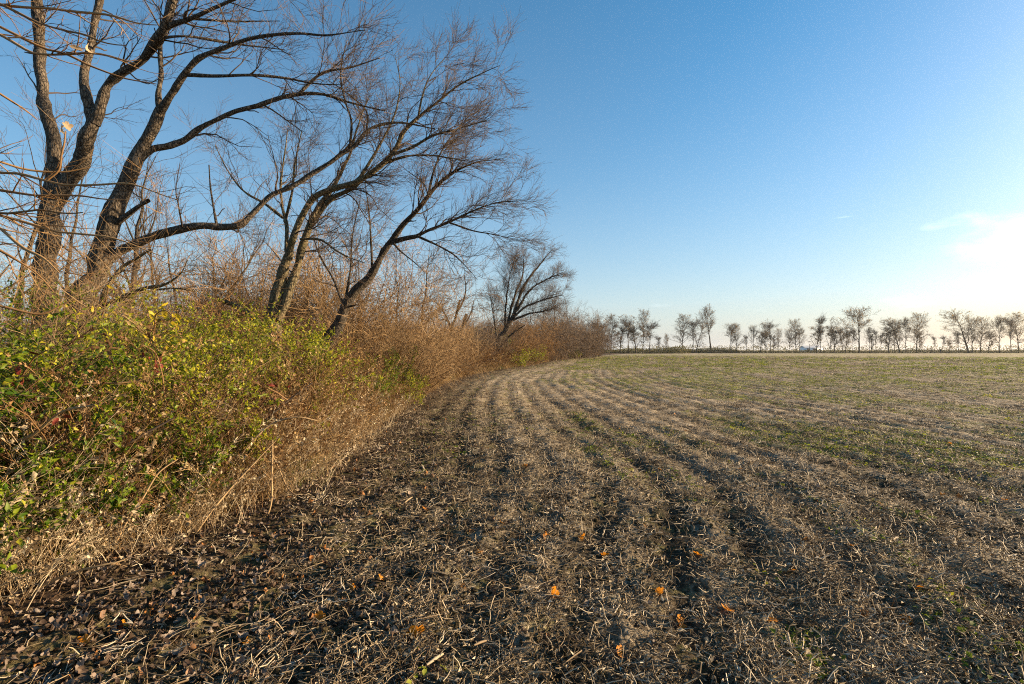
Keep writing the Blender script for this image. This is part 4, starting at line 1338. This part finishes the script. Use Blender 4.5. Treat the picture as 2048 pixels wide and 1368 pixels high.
for (x, D, h, r, lab) in ((1619, 320., 5.2, .16, "thin pole standing in front of the white barn"), (1862, 238., 3.0, .22, "dark post stub in the open gap of the far row"),
                          (1881, 238., 1.9, .3, "short dark stump right of the post stub")):
    X = gx(x, D)
    p, r_ = resample(np.array([[X, D, -.1], [X + .02, D, h * .5], [X + .05, D, h]]), np.array([r, r * .9, r * .75]), 8)
    m = MB(); m.tubes(p[None], r_[None], 8, ref=(0, 1, 0), bumpy=.05)
    m.add([p[-1] + [r * .75 * math.cos(a), r * .75 * math.sin(a), 0] for a in np.linspace(0, 6.28, 9)[:8]], [[0, 1, 2], [0, 2, 3], [0, 3, 4], [0, 4, 5], [0, 5, 6], [0, 6, 7]])
    o = m.build("wooden_post", M_BARK_DARK)
    tag(o, lab, "post")


# ------------------------------------------------------------------ scattered cover on the ground
def scatter(name, label, cat, protos, pos, rot, scl, idx):
    me = bpy.data.meshes.new(name)
    n = len(pos)
    me.vertices.add(n)
    me.vertices.foreach_set("co", np.ascontiguousarray(pos, np.float32).ravel())
    for nm, ty, key, v in (("rot", "FLOAT_VECTOR", "vector", rot), ("scl", "FLOAT_VECTOR", "vector", scl), ("pick", "INT", "value", idx)):
        at = me.attributes.new(nm, ty, "POINT")
        at.data.foreach_set(key, np.ascontiguousarray(v, np.int32 if ty == "INT" else np.float32).ravel())
    o = bpy.data.objects.new(name, me)
    COL.objects.link(o)
    ng = bpy.data.node_groups.new(name, "GeometryNodeTree")
    ng.interface.new_socket("Geometry", in_out="INPUT", socket_type="NodeSocketGeometry")
    ng.interface.new_socket("Geometry", in_out="OUTPUT", socket_type="NodeSocketGeometry")
    N, Lk = ng.nodes, ng.links
    gi, go = N.new("NodeGroupInput"), N.new("NodeGroupOutput")
    inst = N.new("GeometryNodeInstanceOnPoints")
    inst.inputs["Pick Instance"].default_value = True
    jn = N.new("GeometryNodeJoinGeometry")
    for pm in protos:
        po = bpy.data.objects.new(pm.name, pm)
        oi = N.new("GeometryNodeObjectInfo")
        oi.inputs["Object"].default_value = po
        oi.inputs["As Instance"].default_value = False
        gt = N.new("GeometryNodeGeometryToInstance")
        Lk.new(oi.outputs["Geometry"], gt.inputs[0])
        Lk.new(gt.outputs[0], jn.inputs[0])
    Lk.new(gi.outputs[0], inst.inputs["Points"])
    Lk.new(jn.outputs[0], inst.inputs["Instance"])
    for nm, ty, sock in (("rot", "FLOAT_VECTOR", "Rotation"), ("scl", "FLOAT_VECTOR", "Scale"), ("pick", "INT", "Instance Index")):
        na = N.new("GeometryNodeInputNamedAttribute")
        na.data_type = ty
        na.inputs["Name"].default_value = nm
        Lk.new([s for s in na.outputs if s.enabled and s.name == "Attribute"][0], inst.inputs[sock])
    Lk.new(inst.outputs[0], go.inputs[0])
    md = o.modifiers.new("scatter", "NODES")
    md.node_group = ng
    return tag(o, label, cat, kind="stuff")


def fan(n, r0, r1, az=61, power=.5):
    a, b = r0 ** power, r1 ** power
    r = (a + rng.random(n) * (b - a)) ** (1 / power)
    t = np.radians(rng.uniform(-az, az, n))
    return r * np.sin(t), r * np.cos(t)


def on_ground(x, y, dz=0.):
    return np.stack([x, y, ground_z(x, y) + dz], 1)


def rots(n, tilt=.15):
    return np.stack([rng.normal(0, tilt, n), rng.normal(0, tilt, n), rng.uniform(0, 6.28, n)], 1)


def scl3(s):
    return np.repeat(np.asarray(s)[:, None], 3, 1)


# -- straw: curled stems lying about
def straw_proto(seed, n, length, rad, lift, curl):
    m = MB()
    th = rng.uniform(0, 6.28, n)
    p = np.stack([rng.normal(0, .07, n), rng.normal(0, .07, n), rng.uniform(.002, .02, n)], 1)
    d = np.stack([np.cos(th), np.sin(th), rng.uniform(0, lift, n)], 1)
    k = rng.normal(0, curl, n)
    st = (length * rng.uniform(.4, 1.3, n) / 6)[:, None]
    out = [p]
    for i in range(6):
        p = p + d * st
        p[:, 2] = np.maximum(p[:, 2], .003)
        out.append(p)
        c, s = np.cos(k), np.sin(k)
        d = nrm(np.stack([d[:, 0] * c - d[:, 1] * s, d[:, 0] * s + d[:, 1] * c, d[:, 2] - lift * .28 + rng.normal(0, .05, n)], 1))
    P = np.stack(out, 1)
    R = (rad * rng.uniform(.6, 1.3, n))[:, None] * np.linspace(1, .6, 7)[None]
    m.tubes(P, R, 3)
    return m.mesh("straw", M_STRAW)


def debris_proto(n, spread, upright):
    """short broken bits of stem and husk, some standing as stubble"""
    m = MB()
    th = rng.uniform(0, 6.28, n)
    p = np.stack([rng.normal(0, spread, n), rng.normal(0, spread, n), rng.uniform(0, .015, n)], 1)
    lf = np.where(rng.random(n) < upright, rng.uniform(.8, 2.5, n), rng.uniform(0, .35, n))
    d = nrm(np.stack([np.cos(th), np.sin(th), lf], 1))
    ln = rng.uniform(.03, .10, n)[:, None]
    mid = p + d * ln * .5 + rng.normal(0, .006, (n, 3))
    P = np.stack([p, mid, p + d * ln], 1)
    R = rng.uniform(.0014, .0036, n)[:, None] * np.array([[1, .9, .7]])
    m.tubes(P, R, 3)
    k = n // 2
    q = np.stack([rng.normal(0, spread, k), rng.normal(0, spread, k), rng.uniform(.004, .025, k)], 1)
    m.leaves(q, np.stack([rng.normal(0, 1, k), rng.normal(0, 1, k), rng.uniform(-.1, .6, k)], 1), rng.normal(0, .6, (k, 3)) + [0, 0, .6], rng.uniform(.014, .04, k), .4, .2, .2)
    return m.mesh("straw_debris", M_DEBRIS)


DEBRIS = [debris_proto(14, .10, .15), debris_proto(14, .12, .3), debris_proto(10, .08, .1), debris_proto(12, .11, .2)]
x, y = fan(62000, 1.7, 130, 61, .36)
ok = (straw_amount(x, y) * .9 + .04 + .36 * sstep(3, 10, np.hypot(x, y)) - .30 * np.clip(green_amount(x, y), 0, 1) > rng.random(len(x)) * .95) & (x > edge(y) + .1)
x, y = x[ok], y[ok]
r = np.hypot(x, y)
scatter("field_debris", "broken straw bits and stubble covering the furrows", "straw", DEBRIS, on_ground(x, y), rots(len(x), .1),
        scl3(rng.uniform(.7, 1.3, len(x)) * (1 + 1.5 * sstep(10, 110, r))), rng.integers(0, 4, len(x)))

def chunk_proto(n):
    """broken lengths of thick stalk"""
    m = MB()
    th = rng.uniform(0, 6.28, n)
    p = np.stack([rng.normal(0, .12, n), rng.normal(0, .12, n), rng.uniform(.004, .012, n)], 1)
    d = np.stack([np.cos(th), np.sin(th), rng.uniform(-.05, .22, n)], 1)
    ln = rng.uniform(.05, .17, n)[:, None]
    P = np.stack([p, p + d * ln * .5 + rng.normal(0, .003, (n, 3)), p + d * ln], 1)
    m.tubes(P, rng.uniform(.004, .008, n)[:, None] * np.array([[.7, 1, .8]]), 6, bumpy=.12)
    return m.mesh("stalk_chunk", M_STALK)


STRAW = [chunk_proto(1)] + [straw_proto(k, 4, .17, .0018, .18, .28) for k in range(5)] + [straw_proto(k, 3, .13, .0032, .12, .1) for k in range(2)] + [straw_proto(9, 2, .22, .0022, .6, .45)]
x, y = fan(26000, 1.7, 60, 61, .45)
ok = ((straw_amount(x, y) + .25) * np.clip(2.6 * fbm(x, y, .9, 3, 161) - .75, .1, 1.2) > rng.random(len(x)) * .95) & (x > edge(y) + .2)
x, y = x[ok], y[ok]
r = np.hypot(x, y)
scatter("straw_residue", "pale curled straw and stubble strewn over the field", "straw", STRAW, on_ground(x, y), rots(len(x), .12),
        scl3(rng.uniform(.55, 1.6, len(x)) * (1 + .5 * sstep(12, 60, r))), rng.integers(0, len(STRAW), len(x)))


# -- clods of earth
def clod_proto(seed):
    import bmesh
    bm = bmesh.new()
    bmesh.ops.create_icosphere(bm, subdivisions=2, radius=1)
    r_ = np.random.default_rng(seed)
    ph = r_.uniform(0, 6, 9)
    for v in bm.verts:
        c = v.co
        f = 1 + .22 * math.sin(3 * c.x + ph[0]) * math.sin(3.5 * c.y + ph[1]) + .2 * math.sin(5 * c.z + ph[2] + 2 * c.x) + r_.normal(0, .09)
        v.co = Vector((c.x * f, c.y * f, c.z * f * .7))
    me = bpy.data.meshes.new("clod")
    bm.to_mesh(me)
    bm.free()
    me.materials.append(M_CLOD)
    return me


CLOD = [clod_proto(s) for s in range(5)]
x, y = fan(44000, 1.6, 13, 61, .4)
u = x - edge(y)
ok = (u > .05) & (fbm(x, y, 1.1, 3, 91) + .28 * (1 - sstep(.5, 3.5, u)) > .44 + .22 * rng.random(len(x)))
x, y = x[ok], y[ok]
s = .005 + .018 * rng.random(len(x)) ** 4
scatter("soil_clods", "crumbly dark clods of earth along the furrows", "soil", CLOD, on_ground(x, y, .0), rots(len(x), 1.), scl3(s), rng.integers(0, 5, len(x)))


# -- brown leaf litter
def litter_proto(seed, big):
    r_ = np.random.default_rng(seed)
    nu, nv = 7, 5
    U, Vv = np.meshgrid(np.linspace(-.5, .5, nu), np.linspace(-1, 1, nv), indexing="ij")
    w = .30 * np.sqrt(np.clip(1 - (2 * U * .97) ** 2, 0, 1)) ** .8
    X, Y = U, Vv * w
    Y = Y * (1 + .22 * r_.standard_normal(U.shape))
    Z = r_.uniform(1.5, 5.) * Y ** 2 + r_.uniform(-1.2, 2.2) * X ** 2 + .07 * r_.standard_normal(U.shape) + r_.uniform(-1.2, 1.2) * X * Y
    V = np.stack([X, Y, Z - Z.min() * .6], -1).reshape(-1, 3)
    i = np.arange(nu * nv).reshape(nu, nv)
    q = np.stack([i[:-1, :-1], i[1:, :-1], i[1:, 1:], i[:-1, 1:]], -1).reshape(-1, 4)
    return mesh_from("litter_leaf", V, [q], None, [M_LITTER], True)


LIT = [litter_proto(s, 1) for s in range(8)]
x, y = fan(60000, 1.6, 45, 61, .42)
u = x - edge(y)
dens = (1 - sstep(.2, 2.4, u)) * sstep(-2.5, -.6, u) + .03 + .35 * (1 - sstep(.5, 2.6, np.hypot(x + 2.2, (y - 2.4) * .8))) + .10 * (1 - sstep(1.5, 4., u))
ok = dens * (.35 + 1.2 * fbm(x, y, 1.3, 3, 95)) > rng.random(len(x))
x, y = x[ok], y[ok]
s = rng.uniform(.026, .062, len(x)) * np.where(rng.random(len(x)) < .06, 1.35, 1)
scatter("leaf_litter", "dry brown and grey leaf litter along the hedge foot", "leaf litter", LIT, on_ground(x, y, .008), rots(len(x), .45), scl3(s), rng.integers(0, 8, len(x)))


# -- green weeds in the stubble
def weed_proto(n, size, flat):
    m = MB()
    th = rng.uniform(0, 6.28, n)
    pos = np.stack([rng.normal(0, .05, n), rng.normal(0, .05, n), rng.uniform(.005, .025, n)], 1)
    m.leaves(pos, np.stack([np.cos(th), np.sin(th), rng.uniform(.1, flat, n)], 1), np.array([[0, 0, 1.]]) + rng.normal(0, .3, (n, 3)), size * rng.uniform(.6, 1.4, n), .6, .1, .1)
    return m.mesh("weed", M_WEED)


WEED = [weed_proto(12, .028, .7), weed_proto(16, .022, 1.), weed_proto(9, .04, .5)]
x, y = fan(90000, 1.8, 150, 61, .36)
ok = ((green_amount(x, y) * 1.3 - .10 * (1 - sstep(4, 9, np.hypot(x, y)))) + .01 + .07 * (fbm(x, y, 2.2, 2, 151) > .6) > rng.random(len(x)) * .55) & (x > edge(y) + .8)
x, y = x[ok], y[ok]
r = np.hypot(x, y)
scatter("field_weeds", "small green weeds and moss growing between the stubble", "weeds", WEED, on_ground(x, y), rots(len(x), .15), scl3(rng.uniform(.7, 1.3, len(x)) * (1 + 2.2 * sstep(10, 90, r))), rng.integers(0, 3, len(x)))


# -- tawny grass and dead weeds at the field edge
def tuft_proto(n, h, lean, width, mat, K=6, spread=.08, branch=0):
    m = MB()
    th = rng.uniform(0, 6.28, n)
    p = np.stack([rng.normal(0, spread, n), rng.normal(0, spread, n), np.full(n, -.02)], 1)
    le = np.abs(rng.normal(0, lean, n))
    d = nrm(np.stack([np.cos(th) * le, np.sin(th) * le, np.ones(n)], 1))
    st = (h * rng.uniform(.45, 1.1, n) / (K - 1))[:, None]
    out = [p]
    for i in range(K - 1):
        p = p + d * st
        out.append(p)
        d = nrm(d + np.stack([np.cos(th) * .14, np.sin(th) * .14, np.full(n, -.09)], 1) + rng.normal(0, .07, (n, 3)))
    P = np.stack(out, 1)
    R = width * np.linspace(1, .35, K)[None] * rng.uniform(.6, 1.3, n)[:, None]
    m.tubes(P, R, 3)
    if branch:
        c, rc = grow(P, R, branch, h * .18, .6, .45, 1, 4, .15, .15, .7, width * .35)
        m.tubes(c, rc, 3)
        # seed heads
        q, tq = leaf_sites(c, rc, 3.0)
        m.leaves(q, tq + rng.normal(0, .6, q.shape), rng.normal(0, 1, q.shape), .022 * rng.uniform(.6, 1.6, len(q)), .6)
    return m.mesh("tuft", mat)


TUFT = [tuft_proto(20, .9, .30, .0026, M_GRASS), tuft_proto(16, .75, .45, .0024, M_GRASS), tuft_proto(5, 1.2, .16, .0042, M_WEEDSTEM, 7, .14, 9),
        tuft_proto(4, 1.05, .26, .0042, M_WEEDSTEM, 7, .14, 11), tuft_proto(22, .45, .55, .0022, M_GRASS), tuft_proto(4, 1.3, .35, .0046, M_WEEDSTEM, 7, .16, 7)]
y = np.exp(rng.uniform(math.log(3.6), math.log(150), 15000))
u = .2 - 6.0 * rng.random(15000) ** 1.3
x = edge(y) + u
dn = sstep(.12, -.25, u) * (1 - .75 * sstep(-1.2, -2.6, u)) * (1 - .94 * sstep(-.6, -1.3, u) * (1 - sstep(8.5, 11, y))) * (.25 + .75 * sstep(3.6, 5.5, y)) * (1 - .985 * sstep(-3.5, -6, u))
ok = dn * (.25 + .9 * fbm(x, y, .6, 3, 101)) > rng.random(len(x)) * 1.25
x, y, u = x[ok], y[ok], u[ok]
r = np.hypot(x, y)
hs_ = (.75 + .65 * sstep(0, -.9, u)) * rng.uniform(.75, 1.25, len(x)) * (1 + .25 * sstep(10, 40, r))
wide = (1 + 1.2 * sstep(10, 60, r))
pick = np.where(u > -.35, rng.choice([0, 1, 4], len(x)), rng.choice([0, 2, 3, 5, 3, 1], len(x)))
scatter("tawny_grass", "tawny dry grass and dead weeds along the field edge", "dry grass", TUFT, on_ground(x, y), rots(len(x), .1), np.stack([hs_ * wide, hs_ * wide, hs_], 1), pick)

# -- pale dead stalks leaning out at the near hedge foot
STALK = [tuft_proto(9, .75, .55, .0028, M_STALK, 6, .10, 2), tuft_proto(7, .6, .75, .0026, M_STALK, 6, .12, 2), tuft_proto(12, .45, .9, .0022, M_STALK, 5, .10), tuft_proto(6, .95, .35, .0030, M_STALK, 7, .10, 5)]
y = np.exp(rng.uniform(math.log(3.0), math.log(16), 5000))
u = .25 - 3.0 * rng.random(5000) ** 1.5
x = edge(y) + u
dn = sstep(.22, -.15, u) * (1 - sstep(-.7, -1.7, u)) + .12 * sstep(0, -.5, u) * (1 - sstep(-2.5, -4, u))
ok = dn * (.2 + fbm(x, y, .8, 3, 141)) > rng.random(len(x)) * 2.2
x, y, u = x[ok], y[ok], u[ok]
w = rng.uniform(.6, 1.6, len(x)) * (.8 + .45 * sstep(0, -1, u))
scatter("dead_stalks", "pale dead stalks leaning out along the near hedge foot", "dry stalks", STALK, on_ground(x, y), rots(len(x), .18), scl3(w), rng.integers(0, 4, len(x)))

# -- green blades mixed into the tawny grass
BLADE = [tuft_proto(22, .6, .3, .0022, M_BLADE), tuft_proto(18, .45, .45, .0022, M_BLADE)]
y = np.exp(rng.uniform(math.log(6), math.log(120), 2500))
u = .1 - 3. * rng.random(2500)
x = edge(y) + u
ok = (sstep(.1, -.3, u) * (1 - sstep(-1.6, -3, u)) * (fbm(x, y, .45, 3, 111) > .56)) > rng.random(len(x)) * 1.2
x, y = x[ok], y[ok]
r = np.hypot(x, y)
w = rng.uniform(.8, 1.3, len(x)) * (1 + .8 * sstep(10, 60, r))
scatter("green_grass", "green grass blades mixed into the tawny field edge", "grass", BLADE, on_ground(x, y), rots(len(x), .1), np.stack([w, w, rng.uniform(.8, 1.3, len(x))], 1), rng.integers(0, 2, len(x)))

# -- bright fallen leaves one can count
fallen = [
    (1580, 1148, .085, "bright orange fallen leaf, largest on the right foreground stubble"), (1210, 1115, .055, "orange leaf lying beside a pale pebble-like leaf near centre foreground"),
    (1108, 1194, .085, "orange lobed leaf at the centre foreground"), (830, 1277, .10, "big rust-orange leaf at the bottom, left of centre"),
    (1360, 1252, .075, "orange and cream leaf upright in the bottom stubble"), (1545, 1247, .05, "small orange leaf below the bright right-hand one"),
    (1395, 1113, .06, "orange leaf edge-on in the stubble left of the bright one"), (1455, 1225, .07, "orange-tipped leaf between the two bottom right stubble curls"),
    (1838, 1182, .06, "orange leaf at the right, past the furrow shadow"), (1812, 1247, .065, "orange leaf low at the right side"),
    (1092, 1078, .07, "orange-brown leaf left of the pair in mid foreground"), (1163, 1078, .07, "rust-brown leaf right of the pair in mid foreground"),
    (705, 1182, .05, "small orange leaf on the dark soil at left"), (762, 1162, .05, "orange flake leaf on the dark soil, right of another"),
    (258, 1252, .075, "orange leaf in the litter at lower left"), (165, 1290, .06, "golden leaf curled in the bottom left litter"),
    (850, 1022, .06, "golden leaf on the dark strip beside the hedge"), (830, 933, .055, "cream-gold leaf on the dark strip, nearest the tawny grass"),
    (1320, 942, .06, "orange leaf in the second furrow, mid distance"), (1097, 997, .05, "orange leaf above the mid-foreground pair"),
]
shared = [(1185, 967), (1290, 1055), (1885, 993), (1918, 997), (2010, 1003), (1430, 890), (1480, 940), (1640, 872), (905, 905), (960, 870), (1050, 935), (1240, 860), (1700, 930), (1760, 1010), (1230, 1010), (1005, 1050),
          (1540, 850), (1350, 830), (1900, 890), (1480, 800), (1150, 830), (1610, 1085), (1705, 1095), (1320, 1190), (960, 1110), (880, 1100), (925, 1180), (1010, 1275), (1240, 1310), (640, 1240), (500, 1290), (400, 1200)]


def ground_hit(x, y):
    D = EYE * F / max(y - 699, 4)
    for _ in range(6):
        p = px(x, y, D)
        D = D * (EYE - GZ(p[0], p[1])) / max(EYE - p[2], .05)
    return px(x, y, D)


FL = "orange fallen leaves on the field"
for i, (x, y, s, lab) in enumerate(fallen + [(x, y, rng.uniform(.045, .065), "small orange or rust leaf lying among the straw of the field") for x, y in shared]):
    p = ground_hit(x, y)
    o = bpy.data.objects.new("fallen_leaf", (ORANGE if i < len(fallen) else ORANGE + RUST)[i % (3 if i < len(fallen) else 6)])
    COL.objects.link(o)
    o.location = (p[0], p[1], p[2] + .018)
    o.rotation_euler = (rng.normal(.35, .35), rng.normal(0, .35), rng.uniform(0, 6.28))
    o.scale = (s * 1.2,) * 3
    tag(o, lab, "leaf", FL)

# ------------------------------------------------------------------ the morning haze
m = MB()
m.box((0, 0, 9.5), (6400, 6400, 23))
haze = m.build("haze", None, None, False)
t = NT("haze_air")
pv = t.node("ShaderNodeVolumePrincipled")
pv.inputs["Color"].default_value = (.93, .95, 1.0, 1)
pv.inputs["Density"].default_value = .0001
pv.inputs["Anisotropy"].default_value = .4
t.l.new(pv.outputs[0], t.out.inputs["Volume"])
haze.data.materials.append(t.m)
tag(haze, "thin pale morning haze over the whole field", "haze", kind="stuff")
